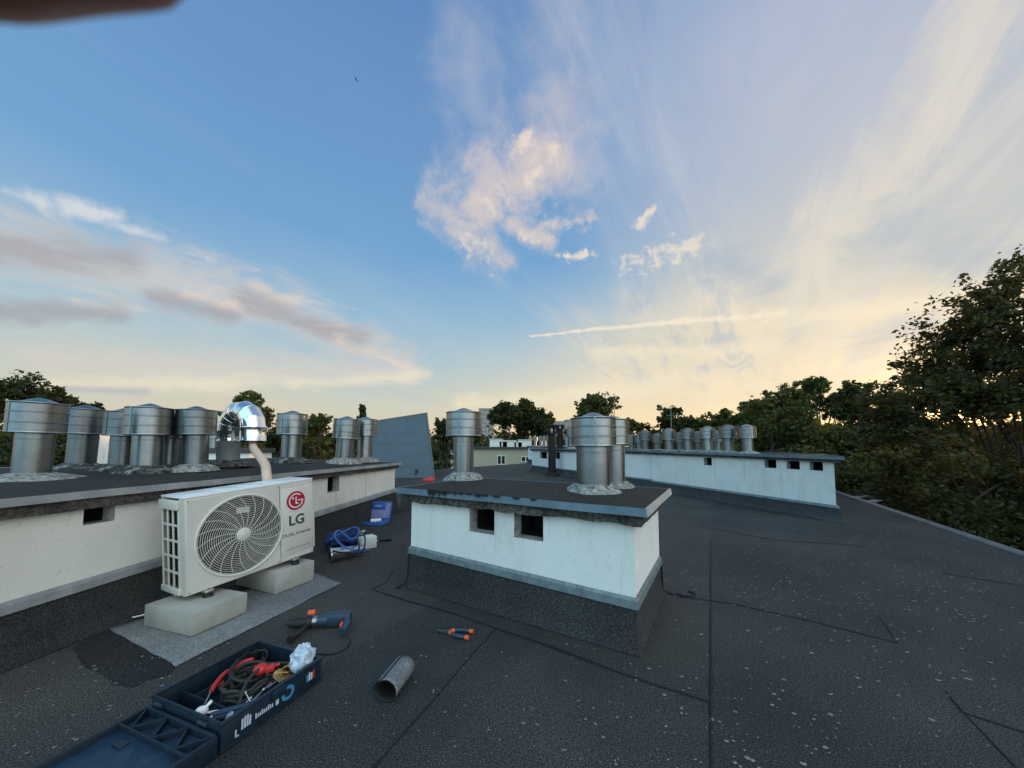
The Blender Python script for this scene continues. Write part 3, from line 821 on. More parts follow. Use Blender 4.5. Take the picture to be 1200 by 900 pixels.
# left end: grille of 3 x 5 slots between frames, fins behind
b = MB(); y0, y1 = .085, Dp - .015; z0, z1 = .04, Hh - .085
b.box((-.006, (y0 + y1) / 2, z1 + .035), (.03, y1 - y0 + .03, .07), bev=.006)
b.box((-.004, (y0 + y1) / 2, z0 - .018), (.02, y1 - y0 + .03, .045), bev=.004)
for i in range(4): b.box((-.002, y0 + (y1 - y0) * i / 3, (z0 + z1) / 2), (.009, .017, z1 - z0 + .02), bev=.002)
for i in range(1, 5): b.box((-.0015, (y0 + y1) / 2, z0 + (z1 - z0) * i / 5), (.008, y1 - y0, .017), bev=.002)
b.build('end_grille', 'ac', ac, 40)
b = MB()
b.box((.05, (y0 + y1) / 2, (z0 + z1) / 2), (.02, y1 - y0, z1 - z0))
for i in range(26): b.box((.03, (y0 + y1) / 2, z0 + (z1 - z0) * (i + .5) / 26), (.03, y1 - y0, .003))
b.build('condenser_coil', 'fin', ac, 0)
# fan well and blades
b = MB(); tf = Matrix.Translation((FC.x, 0, FC.y)) @ Matrix.Rotation(-math.pi / 2, 4, 'X')     # local z -> +y
b.lathe([(FRr, .05), (FRr - .012, .07), (FRr - .012, .2), (0, .2)], 64, 0, tf); b.build('fan_well', 'ac_in', ac, 40)
b = MB(); b.lathe([(0, .06), (.06, .062), (.075, .08), (.075, .15), (0, .15)], 32, 0, tf)
for q in range(3):
    v = []; f = []
    for i in range(9):
        for j in range(9):
            rr = .07 + (.295 - .07) * i / 8; a = q * 2 * math.pi / 3 + R(-38 + 76 * j / 8) + .5 * i / 8 + .35
            v.append((rr * math.cos(a), rr * math.sin(a), .075 + .06 * j / 8 - .0 * i))
    for i in range(8):
        for j in range(8): f.append((i * 9 + j, i * 9 + j + 1, i * 9 + j + 10, i * 9 + j + 9))
    b.add(v, f, 0, tf)
b.build('fan', 'blade', ac, 50)
# guard: rim, concentric wires, swept spokes, hub
b = MB()
def fpnt(rr, a, y): return (FC.x + rr * math.cos(a), y, FC.y + rr * math.sin(a))
b.tube([fpnt(FRr - .006, 2 * math.pi * i / 96, -.004) for i in range(96)], .010, 8, closed=True)
for q in range(18):
    rr = .062 + q * (.302 - .062) / 17; yb = -.014 + .012 * (rr / FRr) ** 3
    b.tube([fpnt(rr, 2 * math.pi * i / 64, yb) for i in range(64)], .0019, 5, closed=True)
for q in range(20):
    a0 = 2 * math.pi * q / 20
    pts_ = [fpnt(.045 + (.318 - .045) * i / 12, a0 + .42 * (i / 12) ** 1.6, -.017 + .014 * (i / 12) ** 3) for i in range(13)]
    b.tube(pts_, .0023, 5)
b.build('fan_guard', 'ac_grille', ac, 60)
b = MB(); b.lathe([(0, -.024), (.042, -.022), (.052, -.016), (.054, -.008), (0, -.008)], 40, 0, tf); b.build('guard_hub', 'ac_grille', ac, 40)
b = MB(); b.box((FC.x + .03, .05, FC.y + .185), (.10, .003, .05), rot=(0, R(6), 0)); b.box((FC.x + .03, .06, FC.y + .185), (.02, .02, .02)); b.build('motor_label', 'label', ac, 0)
# service panel with the badge
b = MB(); b.box((.825, -.002, .355), (.30, .008, .60), bev=.003)
b.box((W + .012, Dp * .45, .22), (.03, Dp * .8, .36), bev=.006)
b.build('service_panel', 'ac', ac, 40)
front = lambda x, z, y=-.0075: Matrix.Translation((x, y, z)) @ Matrix.Rotation(math.pi / 2, 4, 'X')
bd = MB(); LR = .086
bd.lathe([(LR, 0), (LR, .003), (0, .003)], 48, 0, front(.812, .535))
badge = bd.build('badge', 'red_logo', ac, 30)
bw = MB(); mx = front(.812, .535)
def flat(polys, mi=0, z=.0042):
    for p in polys: bw.add([(x * LR, y * LR, z) for x, y in p], [tuple(range(len(p)))], mi, mx)
arc = [R(48 + (360 - 48) * i / 40) for i in range(41)]
for a0, a1 in zip(arc, arc[1:]):
    flat([[(.78 * math.cos(a0), .78 * math.sin(a0)), (.78 * math.cos(a1), .78 * math.sin(a1)), (.66 * math.cos(a1), .66 * math.sin(a1)), (.66 * math.cos(a0), .66 * math.sin(a0))][::-1]])
flat([[(.20, -.055), (.78, -.055), (.78, .06), (.20, .06)], [(-.06, -.36), (.06, -.36), (.06, .40), (-.06, .40)], [(.06, -.36), (.26, -.36), (.26, -.255), (.06, -.255)]])
flat([[(-.33 + .11 * math.cos(2 * math.pi * i / 16), .30 + .11 * math.sin(2 * math.pi * i / 16)) for i in range(16)]])
bw.build('badge_mark', 'white', badge, 0)
for body, size, x, z, off in (('LG', .125, .818, .352, .0035), ('DUAL Inverter', .044, .818, .232, .0)):
    tv, tf_ = text_mesh(body, size, .0006, off); tb = MB(); tb.add(tv, tf_, 0, front(x, z)); tb.build('lettering', 'grey_print', ac, 0)
b = MB(); b.box((.825, -.0065, .10), (.22, .002, .0035)); b.build('panel_groove', 'ac_in', ac, 0)
# feet
for xx, zz_ in ((.02, .02), (.02, Hh - .02), (.655, .018), (.655, Hh - .018), (W - .022, .02), (W - .022, Hh - .02)):
    b = MB(); b.lathe([(.006, 0), (.005, .0025), (0, .003)], 12, 0, Matrix.Translation((xx, .0005, zz_)) @ Matrix.Rotation(math.pi / 2, 4, 'X')); b.build('screw', 'steel', ac, 30)
b = MB(); b.box((.670, .0005, Hh / 2), (.003, .003, Hh - .03)); b.build('panel_seam', 'rubber', ac, 0)
for xx in (.13, .80):
    b = MB()
    b.box((xx, Dp * .5, -.008), (.06, Dp + .06, .014), bev=.003); b.box((xx, -.01, -.01), (.05, .04, .008))
    b.cyl((xx, .0, -.004), (xx, .0, .016), .006); b.cyl((xx, 0, .0), (xx, 0, .008), .011, 6)
    br = b.build('foot_bracket', 'alu', ac, 30)
    gap = .045
    for yy in (.0, Dp * .95):
        c = MB(); c.lathe([(0, -.015), (.034, -.016), (.028, -.03), (.034, -.045), (.034, -.052), (0, -.052)], 24, 0, Matrix.Translation((xx, yy, 0))); c.build('rubber_foot', 'rubber', br, 40)

# concrete blocks under it
def conc(corner, right, height, depth, label):
    c0 = Vector(corner); r0 = Vector(right); d = (r0 - c0); d.z = 0; L = d.length; a = math.atan2(d.y, d.x)
    o = MB(); v, f = bevel_box((L, depth, height), .009)
    v = [(x + L / 2, y + depth / 2, z + height / 2 + .012) for x, y, z in v]
    o.add([(x + .004 * mnoise.noise(Vector((x * 20, y * 20, z * 20))), y + .004 * mnoise.noise(Vector((y * 18, z * 20, 3))), z) for x, y, z in v], f)
    ob = o.build('concrete_block', 'block', None, 30); ob.location = (c0.x, c0.y, 0); ob.rotation_euler = (0, 0, a)
    return tag(ob, label, 'concrete block', 'concrete blocks under the air conditioner')
c1, r1 = on_plane(224, 749), on_plane(283, 720)
c2, r2 = on_plane(322, 699), on_plane(368, 681)
ftz = lambda s: FL.z + s * math.sin(tl) - .052
r1 = c1 + Vector((math.cos(R(73)), math.sin(R(73)), 0)) * .37
conc(c1, r1, ftz(.13) - .010, .50, 'pale concrete block under the near end of the air conditioner')
conc(c2, r2, ftz(.80) - .014, .56, 'pale concrete block under the lettered end of the air conditioner')
# loose felt sheet
sp = [on_plane(*p) for p in ((126, 737), (206, 782), (400, 684), (366, 671))]
ctr = sum(sp, Vector()) / 4
mb = MB(); K1, K2 = 14, 34; v = []
for i in range(K1 + 1):
    for j in range(K2 + 1):
        s_, t = i / K1, j / K2
        p = (sp[0] * (1 - s_) + sp[1] * s_) * (1 - t) + (sp[3] * (1 - s_) + sp[2] * s_) * t
        e = min(s_, 1 - s_, t, 1 - t)
        q = .006 * mnoise.noise(Vector((p.x * 4, p.y * 4, 1)))
        p = p + Vector((mnoise.noise(p * 7), mnoise.noise(p * 7 + Vector((5, 0, 0))), 0)) * (.008 if e < .01 else 0)
        v.append((p.x - ctr.x, p.y - ctr.y, .008 + abs(q) * (1 if e < .12 else .3)))
mb.add(v, [(i * (K2 + 1) + j, (i + 1) * (K2 + 1) + j, (i + 1) * (K2 + 1) + j + 1, i * (K2 + 1) + j + 1) for i in range(K1) for j in range(K2)])
sh = mb.build('felt_sheet', 'felt_new', None, 60); sh.location = ctr
so = sh.modifiers.new('thickness', 'SOLIDIFY'); so.thickness = .005; so.offset = -1
tag(sh, 'light grey felt sheet laid on the roof under both concrete blocks', 'felt sheet')
# insulated pipe from the duct mouth into the unit
acm = Matrix.Translation(FL) @ Euler((0, -tl, ang)).to_matrix().to_4x4()
ent = at_depth(313, 561, 3.56)
top = mouth + Vector((0, 0, .12))
path = smooth_path([top, mouth + Vector((.0, 0, -.03)), mouth.lerp(ent, .35) + Vector((-.02, .0, .03)), mouth.lerp(ent, .75) + Vector((.02, 0, .04)), ent, ent + Vector((.02, .05, -.22)), ent + Vector((.06, .12, -.5))], 7)
o0 = path[0].copy()
mb = MB(); mb.tube([p - o0 for p in path], .044, 14)
ip = mb.build('insulated_pipe', 'foam', None, 50); ip.location = o0
tag(ip, 'peach foam covered pipe coming down from the bent duct behind the air conditioner', 'pipe')
# drain hose
q0 = acm @ Vector((.05, .2, -.01)); q1 = on_plane(152, 724, .012)
path = smooth_path([q0, q0.lerp(q1, .4) + Vector((0, 0, -.05)), q0.lerp(q1, .75) + Vector((0, 0, -.03)), q1], 6)
mb = MB(); mb.tube([p - q1 for p in path], .006, 8)
dh = mb.build('drain_hose', 'white', None, 50); dh.location = q1
tag(dh, 'thin white drain hose hanging from the near end of the air conditioner', 'hose')

# ================================================================== TOOLS ON THE ROOF
# --- open toolbox: box part with its lid folded flat
hb, hf, rf, rb = (on_plane(*p, .12) for p in ((186, 807), (260, 851), (373, 775), (310, 750)))
xa = (rf - hf); xa.z = 0; TL = xa.length; xa.normalize(); ya = Vector((-xa.y, xa.x, 0)); TW = .50; TL = .49; TH = .125
tba = math.atan2(xa.y, xa.x)
tbx = empty('toolbox', (hf.x, hf.y, 0.006), tba, 'open dark blue plastic toolbox full of cables with its lid folded flat on the roof', 'toolbox')
b = MB(); w = .008
def wallbox(x0, x1, y0, y1, z0, z1, bev=.003): b.box(((x0 + x1) / 2, (y0 + y1) / 2, (z0 + z1) / 2), (x1 - x0, y1 - y0, z1 - z0), bev=bev)
wallbox(0, TL, 0, TW, 0, .008)
wallbox(0, TL, 0, w, .004, TH); wallbox(0, TL, TW - w, TW, .004, TH); wallbox(0, w, .002, TW - .002, .004, TH - .001); wallbox(TL - w, TL, .002, TW - .002, .004, TH - .001)
wallbox(-.006, TL + .006, -.006, .012, TH - .012, TH + .002); wallbox(-.006, TL + .006, TW - .012, TW + .006, TH - .012, TH + .002)
wallbox(TL - .012, TL + .006, .01, TW - .01, TH - .012, TH + .002)
wallbox(.10, .106, .01, TW - .01, .006, .085); wallbox(.012, .10, .20, .206, .006, .08); wallbox(.106, TL - .01, .40, .406, .006, .07)
for xx in (.06, .16, .26, .36, .44): wallbox(xx, xx + .008, -.004, .002, .01, TH - .02, .001)
b.build('box', 'tb', tbx, 30)
b = MB()
def lw(x0, x1, y0, y1, z0, z1, mi=0): b.box(((x0 + x1) / 2, (y0 + y1) / 2, (z0 + z1) / 2), (x1 - x0, y1 - y0, z1 - z0), mi, bev=.003)
LX0, LX1 = -.62, -.012
lw(LX0, LX1, 0, TW, .045, .056, 1)
lw(LX0, LX1, 0, .014, .004, .085); lw(LX0, LX1, TW - .014, TW, .004, .085); lw(LX0, LX0 + .014, .01, TW - .01, .004, .085); lw(LX1 - .014, LX1, .01, TW - .01, .004, .090)
lw(LX1 - .105, LX1 - .097, .012, TW - .012, .05, .082)
ys = [.02 + (TW - .04) * i / 6 for i in range(7)]
for i in range(6):
    for (xa_, ya_), (xb_, yb_) in (((LX1 - .097, ys[i]), (LX1 - .014, ys[i + 1])) if i % 2 else ((LX1 - .097, ys[i + 1]), (LX1 - .014, ys[i])),):
        d = Vector((xb_ - xa_, yb_ - ya_, 0)); b.box(((xa_ + xb_) / 2, (ya_ + yb_) / 2, .070), (d.length, .006, .030), 0, rot=(0, 0, math.atan2(d.y, d.x)))
lw(LX1 - .16, LX1 - .125, .34, .40, .055, .064)
lid = b.build('lid', ['tb', 'tb_in'], tbx, 30)
b = MB()
for yy in (.08, .40): b.cyl((-.006, yy, .10), (-.006, yy + .06, .10), .010, 12)
b.build('hinge', 'tb', tbx, 40)
b = MB(); b.box((TL * .5, -.009, TH - .03), (.07, .012, .045), bev=.004); b.build('latch', 'tb', tbx, 30)
b = MB()
def mk(x0, z0, x1, z1, mi=0, y=-.0068): b.box(((x0 + x1) / 2, y, (z0 + z1) / 2), (x1 - x0, .0015, z1 - z0), mi)
mk(.05, .03, .056, .062); mk(.05, .03, .066, .036)
for i, (hh) in enumerate((.045, .05, .05, .04)): mk(.075 + i * .011, .045, .083 + i * .011, .045 + hh)
for i in range(9): mk(.135 + i * .0095, .05, .1405 + i * .0095, .067 + .006 * (i % 3 == 0))
mk(.23, .045, .245, .09)
b.build('sticker', ['sticker', 'tb_cyan', 'red', 'tb'], tbx, 30); b = MB()
for i in range(4): mk(.395 + i * .013, .05, .404 + i * .013, .085 + .006 * (i % 2), 1 if i == 0 else (2 if i == 3 else 0))
b.build('sticker', ['sticker', 'tb_cyan', 'red', 'tb'], tbx, 30); b = MB()
b.lathe([(.034, 0), (.034, .0015), (0, .0015)], 28, 1, Matrix.Translation((.292, -.0062, .066)) @ Matrix.Rotation(math.pi / 2, 4, 'X'))
b.lathe([(.018, 0), (.018, .002), (0, .002)], 28, 3, Matrix.Translation((.292, -.0062, .066)) @ Matrix.Rotation(math.pi / 2, 4, 'X'))
b.build('sticker', ['sticker', 'tb_cyan', 'red', 'tb'], tbx, 30)
TBM = Matrix.Translation((hf.x, hf.y, .006)) @ Matrix.Rotation(tba, 4, 'Z')
def item(name, pts_fn, mats, label, cat, loc, group=None, smooth=40, rz=0.0):
    """a loose object lying in the toolbox: built round its own origin, loc in toolbox coordinates"""
    o = pts_fn.build(name, mats, None, smooth); o.matrix_world = TBM @ Matrix.Translation(loc) @ Matrix.Rotation(rz, 4, 'Z')
    return tag(o, label, cat, group)
def coil(rx, ry, turns, zr, r, seed, n=16):
    q = random.Random(seed); p = []
    for i in range(int(turns * n)):
        a = 2 * math.pi * i / n; k = 1 + q.uniform(-.16, .16)
        p.append((rx * k * math.cos(a), ry * k * math.sin(a), zr * i / (turns * n) + q.uniform(-.006, .012)))
    b = MB(); b.tube(smooth_path(p, 4), r, 7); return b
item('coiled_cable', coil(.10, .085, 3.6, .07, .0085, 3), 'cord_brown', 'thick grey-brown cable coiled in the middle of the toolbox', 'cable', (.27, .25, .03))
item('coiled_cable', coil(.10, .06, 2.6, .05, .006, 5), 'cord', 'thin black cable bunched against the back of the toolbox', 'cable', (.37, .38, .06), rz=.7)
b = MB(); b.ball((0, 0, .02), (.034, .03, .028), 12); b.box((.04, -.006, .012), (.045, .04, .034), bev=.01); b.cyl((.06, 0, .012), (.085, 0, .012), .008)
item('power_plug', b, 'red', 'red rubber power plug lying on the coiled cable', 'plug', (.31, .22, .10), rz=-.5)
b = MB(); pth = smooth_path([(0, 0, 0), (.05, .02, .01), (.11, .035, .015), (.17, .02, .012)], 5); b.tube(pth, .010, 8); b.tube([(0, 0, 0), (-.06, -.03, -.02)], .004, 8, mi=1)
b.tube(smooth_path([(.17, .02, .012), (.20, .0, .02), (.21, -.03, .025)], 4), .012, 8)
item('hacksaw', b, ['red', 'steel'], 'red handled saw lying across the back of the toolbox', 'saw', (.13, .30, .105), rz=.25)
item('coiled_cable', coil(.07, .05, 3.2, .05, .005, 8), 'cord', 'thin black lead tangled beside the leather glove in the toolbox', 'cable', (.36, .20, .05), rz=1.6)
b = MB(); b.tube(smooth_path([(0, 0, 0), (.08, .05, .05), (.18, .06, .06), (.27, .02, .03), (.30, -.05, .0)], 8), .0075, 8)
item('loose_cable', b, 'cord_brown', 'single grey-brown cable arching over the toolbox towards the bag', 'cable', (.15, .13, .07), rz=.1)
def crumple(rx, ry, rz_, seed, n=16, amp=.45):
    b = MB(); v = []; f = []
    for i in range(n + 1):
        th = math.pi * i / n
        for k in range(2 * n):
            a = math.pi * k / n; d = Vector((math.sin(th) * math.cos(a), math.sin(th) * math.sin(a), math.cos(th)))
            q = 1 + amp * mnoise.noise(d * 2.2 + Vector((seed, 0, 0))) + amp * .5 * abs(mnoise.noise(d * 5 + Vector((0, seed, 0))))
            v.append((d.x * rx * q, d.y * ry * q, rz_ + d.z * rz_ * q))
    w_ = 2 * n
    for i in range(n):
        for k in range(w_): f.append((i * w_ + k, (i + 1) * w_ + k, (i + 1) * w_ + (k + 1) % w_, i * w_ + (k + 1) % w_))
    b.add(v, f); return b
item('plastic_bag', crumple(.055, .05, .07, 2.7), 'bag', 'crumpled pale plastic bag sticking out of the far corner of the toolbox', 'plastic bag', (.435, .07, .06), smooth=18)
b = MB()
for i in range(3):
    b.box((.02 * i, .004 * i, .02 + .01 * i), (.10, .045, .004), rot=(.5 - .3 * i, .25 + .2 * i, .4 * i))
b.box((.02, .03, .02), (.06, .05, .03), rot=(.3, .3, .2), bev=.01)
item('work_glove', b, 'tan', 'tan leather glove tucked beside the plastic bag in the toolbox', 'glove', (.345, .10, .07), rz=.3, smooth=0)
b = MB()
b.cyl((-.10, .0, 0), (.04, .0, .03), .0035, 8); b.cyl((-.09, -.016, 0), (.045, .012, .03), .0035, 8); b.cyl((.0, -.03, .04), (.07, -.02, .045), .0035, 8); b.ball((0, 0, .025), .009, 8)
item('side_cutter', b, 'steel', 'bright steel cutter lying near the front wall of the toolbox', 'cutter', (.235, .085, .07))
b = MB(); b.ball((0, 0, .02), (.026, .02, .022), 10); b.cyl((.015, 0, .03), (.035, 0, .05), .007); b.tube(smooth_path([(-.02, -.02, 0), (.03, -.05, .006), (.06, -.02, .004), (.02, .0, .004)], 6), .0045, 6)
item('plastic_fitting', b, 'white', 'small white plastic fitting by the hinge of the toolbox', 'fitting', (.035, .20, .08), rz=-.5)
b = MB(); b.box((0, 0, .02), (.16, .055, .016), bev=.004); b.box((0, 0, .032), (.13, .03, .008), bev=.003)
item('spirit_level', b, 'drill', 'short blue-grey level leaning in the near compartment of the toolbox', 'level', (.10, .10, .06), rz=-.75)
b = MB(); b.cyl((0, 0, 0), (.045, .01, .0), .016, 14); b.cyl((.045, .01, 0), (.06, .013, 0), .010, 14)
item('tape_roll', b, ['alu'], 'small shiny metal socket in the near front corner of the toolbox', 'socket', (.04, .03, .09), rz=.6).name = 'socket'

b = MB(); b.tube(smooth_path([(0, 0, 0), (.05, .06, .03), (.12, .05, .05), (.17, -.02, .03), (.12, -.07, .01), (.04, -.05, .02), (.02, .03, .05), (.10, .09, .06), (.20, .08, .02)], 8), .0095, 8)
item('thick_cable', b, 'cord', 'thick black rubber cable looped over the red plug in the toolbox', 'cable', (.20, .26, .075), rz=.2)
b = MB(); b.cyl((0, 0, 0), (.05, 0, 0), .014, 14); b.cyl((.05, 0, 0), (.15, .0, .0), .0035, 8, mi=1)
item('screwdriver', b, ['red', 'steel'], 'red handled screwdriver lying under the cables by the back wall of the toolbox', 'screwdriver', (.20, .42, .05), rz=-.3)
b = MB(); b.box((0, 0, .015), (.12, .07, .03), bev=.006); b.box((.0, .0, .032), (.06, .03, .006), 1)
item('small_case', b, ['rubber', 'sticker'], 'small black case lying at the far end of the toolbox', 'case', (.40, .30, .012), rz=.4)
for q, (xx, yy, rz_) in enumerate(((.15, .10, .3), (.19, .13, 1.2), (.20, .06, -.4))):
    b = MB(); b.box((0, 0, 0), (.085, .004, .0015)); b.box((.045, 0, .001), (.008, .007, .005))
    item('cable_tie', b, 'white', 'thin white cable tie scattered near the front wall of the toolbox', 'cable tie', (xx, yy, .075 + .004 * q), 'cable ties in the toolbox', rz=rz_, smooth=0)

# --- hammer drill
d0, d1 = on_plane(392, 735), on_plane(334, 741)
dx = d1 - d0; dx.z = 0; da = math.atan2(dx.y, dx.x)
dr = empty('hammer_drill', (d0.x, d0.y, 0.004), da, 'blue hammer drill with black nose and orange trigger lying on its side', 'drill')
SCD = 1.12
dr.scale = (SCD,) * 3
b = MB(); b.box((-.005, -.012, .045), (.13, .075, .085), bev=.022); b.box((-.075, .0, .045), (.05, .07, .08), bev=.022); b.cyl((.04, -.005, .045), (.10, -.0, .045), .037, 24, r2=.031)
b.build('motor_housing', 'drill', dr, 40)
b = MB(); b.tube(smooth_path([(-.075, .02, .045), (-.088, .07, .042), (-.085, .12, .038), (-.078, .155, .036)], 5), lambda t: .024 - .003 * math.sin(t * 3), 14)
hd = b.build('handle', 'drill', dr, 50)
b = MB(); b.box((-.058, .075, .043), (.018, .045, .022), bev=.006); b.build('trigger', 'orange', hd, 40)
b = MB(); b.cyl((.10, 0, .045), (.125, 0, .045), .032, 24); b.build('gear_ring', 'steel', dr, 40)
b = MB(); b.lathe([(0, 0), (.033, 0), (.034, .04), (.030, .05), (.031, .10), (.026, .112), (.024, .135), (0, .135)], 24, 0, Matrix.Translation((.125, 0, .045)) @ Matrix.Rotation(math.pi / 2, 4, 'Y')); b.build('chuck', 'rubber', dr, 40)
b = MB(); b.cyl((.26, 0, .045), (.285, .0, .044), .009, 10); b.build('drill_bit', 'rubber', dr, 40)
b = MB(); b.lathe([(.034, -.014), (.038, -.01), (.038, .01), (.034, .014)], 24, 0, Matrix.Translation((.15, 0, .045)) @ Matrix.Rotation(math.pi / 2, 4, 'Y'))
b.tube(smooth_path([(.15, .035, .04), (.165, .08, .032), (.19, .125, .026), (.20, .16, .024)], 5), lambda t: .012 + .009 * t, 12)
sh_ = b.build('side_handle', 'rubber', dr, 50)
b = MB(); b.cyl((.135, -.07, .07), (.175, -.068, .07), .019, 18); b.cyl((.15, -.065, .06), (.15, -.02, .05), .008, 10); b.build('depth_stop', 'orange', sh_, 40)
b = MB(); b.box((-.03, -.0515, .055), (.07, .002, .02)); b.build('name_plate', 'sticker', dr, 0)
cs = Matrix.Translation((d0.x, d0.y, .004)) @ Matrix.Rotation(da, 4, 'Z') @ Matrix.Scale(SCD, 4) @ Vector((-.078, .155, .036))
pth = [cs] + [on_plane(*p, .008) for p in ((410, 751), (405, 760), (390, 766), (372, 766), (352, 763))]
inv = (Matrix.Translation((d0.x, d0.y, .004)) @ Matrix.Rotation(da, 4, 'Z') @ Matrix.Scale(SCD, 4)).inverted()
b = MB(); b.tube([inv @ p for p in smooth_path(pth, 8)], .0045, 7); b.build('cord', 'cord', dr, 60)

# --- cable shears (pliers)
p0 = on_plane(527, 743); p1 = on_plane(508, 740)
a = math.atan2(p1.y - p0.y, p1.x - p0.x)
pl = empty('pliers', (p0.x, p0.y, .006), a, 'orange and dark grey handled pliers lying open on the roof', 'pliers')
b = MB()
for sgn in (1, -1):
    b.add([(0, -.012 * sgn, 0), (.10, .002 * sgn, .003), (.10, .006 * sgn, .003), (.0, .016 * sgn, 0), (0, -.012 * sgn, .014), (.10, .002 * sgn, .008), (.10, .006 * sgn, .008), (0, .016 * sgn, .014)],
          [(0, 1, 2, 3), (4, 5, 6, 7), (0, 1, 5, 4), (1, 2, 6, 5), (2, 3, 7, 6), (3, 0, 4, 7)])
b.cyl((0, 0, 0), (0, 0, .018), .013, 16); b.build('jaws', 'steel', pl, 30)
for sgn in (1, -1):
    b = MB(); pth = smooth_path([(-.005, sgn * .010, .009), (-.04, sgn * .030, .011), (-.09, sgn * .040, .012), (-.145, sgn * .040, .012)], 6)
    b.tube(pth, lambda t: .0105 + .002 * math.sin(t * 3.1), 12); hh = b.build('handle', 'cord', pl, 50)
    hh.data.materials[0] = M['drill']
    b = MB(); b.tube(pth[:5], .0135, 12); b.build('grip', 'orange', hh, 50); b = MB(); b.tube(pth[-3:] + [pth[-1] + Vector((-.012, 0, 0))], .0145, 12); b.build('grip', 'orange', hh, 50)

# --- rolled offcut of felt
ra, rb_ = on_plane(455, 806, .055), on_plane(474, 781, .055)
rdx = (rb_ - ra).normalized(); ra = ra - rdx * .03
ro = MB(); v = []; f = []; NS = 60; RL = .215
for i in range(NS + 1):
    t = i / NS; a = 1.95 + t * 2 * math.pi * 1.18; rr = .060 - .010 * t
    for j in range(8):
        y = RL * j / 7; q = 1 + .05 * mnoise.noise(Vector((math.cos(a) * 1.5, math.sin(a) * 1.5, y * 6))) + (.05 if j == 0 else 0)
        v.append((rr * q * math.cos(a), y, rr * .88 * q * math.sin(a)))
f = [(i * 8 + j, i * 8 + j + 1, (i + 1) * 8 + j + 1, (i + 1) * 8 + j) for i in range(NS) for j in range(7)]
ro.add(v, f); roll = ro.build('felt_roll', ['felt_new', 'bitumen'], None, 60)
roll.location = (ra.x, ra.y, .058); roll.rotation_euler = (0, 0, math.atan2(rdx.y, rdx.x) - math.pi / 2)
sm = roll.modifiers.new('thickness', 'SOLIDIFY'); sm.thickness = .005; sm.offset = 1; sm.material_offset = 1; sm.material_offset_rim = 1
tag(roll, 'short rolled-up offcut of grey felt lying on the roof', 'felt roll')

# --- blue tool case by the left block
k0, k1 = on_plane(421, 616), on_plane(446, 617.5)
kd = (k1 - k0); kd.z = 0; ka = math.atan2(kd.y, kd.x); KW = .40
tc = empty('tool_case', (k0.x, k0.y, .004), ka + .12, 'small open blue plastic case with its lid up beside the left block', 'tool case')
b = MB()
for c_, d_ in (((KW / 2, .13, .006), (KW, .26, .012)), ((KW / 2, .004, .03), (KW, .01, .06)), ((KW / 2, .256, .03), (KW, .01, .06)), ((.005, .13, .03), (.01, .26, .06)), ((KW - .005, .13, .03), (.01, .26, .06))): b.box(c_, d_, bev=.003)
b.box((KW * .8, .06, .035), (.12, .11, .045), bev=.008)
b.build('base_tray', 'blue_lt', tc, 30)
b = MB(); lt = Matrix.Translation((KW / 2, .262, .06)) @ Euler((R(-14), 0, 0)).to_matrix().to_4x4()
b.box((0, .012, .145), (KW, .008, .29), 1, mx=lt, bev=.003)
for c_, d_ in (((-KW / 2 + .006, 0, .145), (.012, .03, .29)), ((KW / 2 - .006, 0, .145), (.012, .03, .29)), ((0, 0, .284), (KW, .03, .012)), ((0, 0, .006), (KW, .03, .012))): b.box(c_, d_, 0, mx=lt, bev=.003)
b.box((-.03, .002, .205), (.25, .012, .11), 0, mx=lt, bev=.006); b.box((-.05, -.006, .205), (.12, .008, .035), 1, mx=lt, bev=.003)
b.build('lid', ['blue', 'violet'], tc, 30)
b = MB(); b.cyl((0, 0, 0), (.15, .05, 0), .036, 20); b.cyl((-.03, -.01, 0), (0, 0, 0), .02, 14, mi=1)
sc_ = b.build('spray_can', ['white', 'rubber'], None, 40); sc_.location = tc.matrix_local @ Vector((0, 0, 0)) if False else Vector((k0.x, k0.y, 0)) + Vector((math.cos(ka + .12) * .14 - math.sin(ka + .12) * .11, math.sin(ka + .12) * .14 + math.cos(ka + .12) * .11, .056)); sc_.rotation_euler = (0, 0, ka + .1)
tag(sc_, 'white spray can lying in the open blue case', 'spray can')

# --- heap beside it: metal can, blue bag, grey box, hoses, putty knife
def placed(mb_, name, mats, loc, rz, label, cat, smooth=40, group=None):
    o = mb_.build(name, mats, None, smooth); o.location = loc; o.rotation_euler = (0, 0, rz); return tag(o, label, cat, group)
q0, q1 = on_plane(386, 654, .05), on_plane(428, 646, .05)
qd = q1 - q0; ql = qd.length; qa = math.atan2(qd.y, qd.x)
b = MB(); b.lathe([(.052, .01), (.075, 0), (.080, .012), (.072, .03), (.060, ql * .45), (.052, ql * .7), (.046, ql), (0, ql)], 32, 0, Matrix.Rotation(math.pi / 2, 4, 'Y'))
b.lathe([(.052, .01), (.045, .12), (0, .12)], 32, 1, Matrix.Rotation(math.pi / 2, 4, 'Y'))
placed(b, 'metal_canister', ['alu', 'dark'], (q0.x, q0.y, .082), qa, 'shiny flared metal canister lying in front of the blue bag', 'canister')
bp = on_plane(398, 640, .03)
bag = crumple(.24, .13, .10, 5.1, 18, .35)
placed(bag, 'tool_bag', 'navy', (bp.x + .03, bp.y + .12, .0), qa, 'dark blue cloth tool bag slumped against the foot of the left block', 'tool bag', 25)
gp = on_plane(427, 645, 0)
b = MB(); b.box((0, 0, .075), (.20, .13, .15), bev=.012); b.box((.02, .0, .153), (.12, .09, .008), bev=.003)
placed(b, 'grey_box', ['ac_top'], (gp.x, gp.y + .08, .004), qa + .1, 'pale grey box lying beside the flared metal canister', 'box', 30)
b = MB(); b.box((0, 0, .02), (.07, .05, .04), bev=.012); b.cyl((0, 0, .03), (.05, 0, .05), .012)
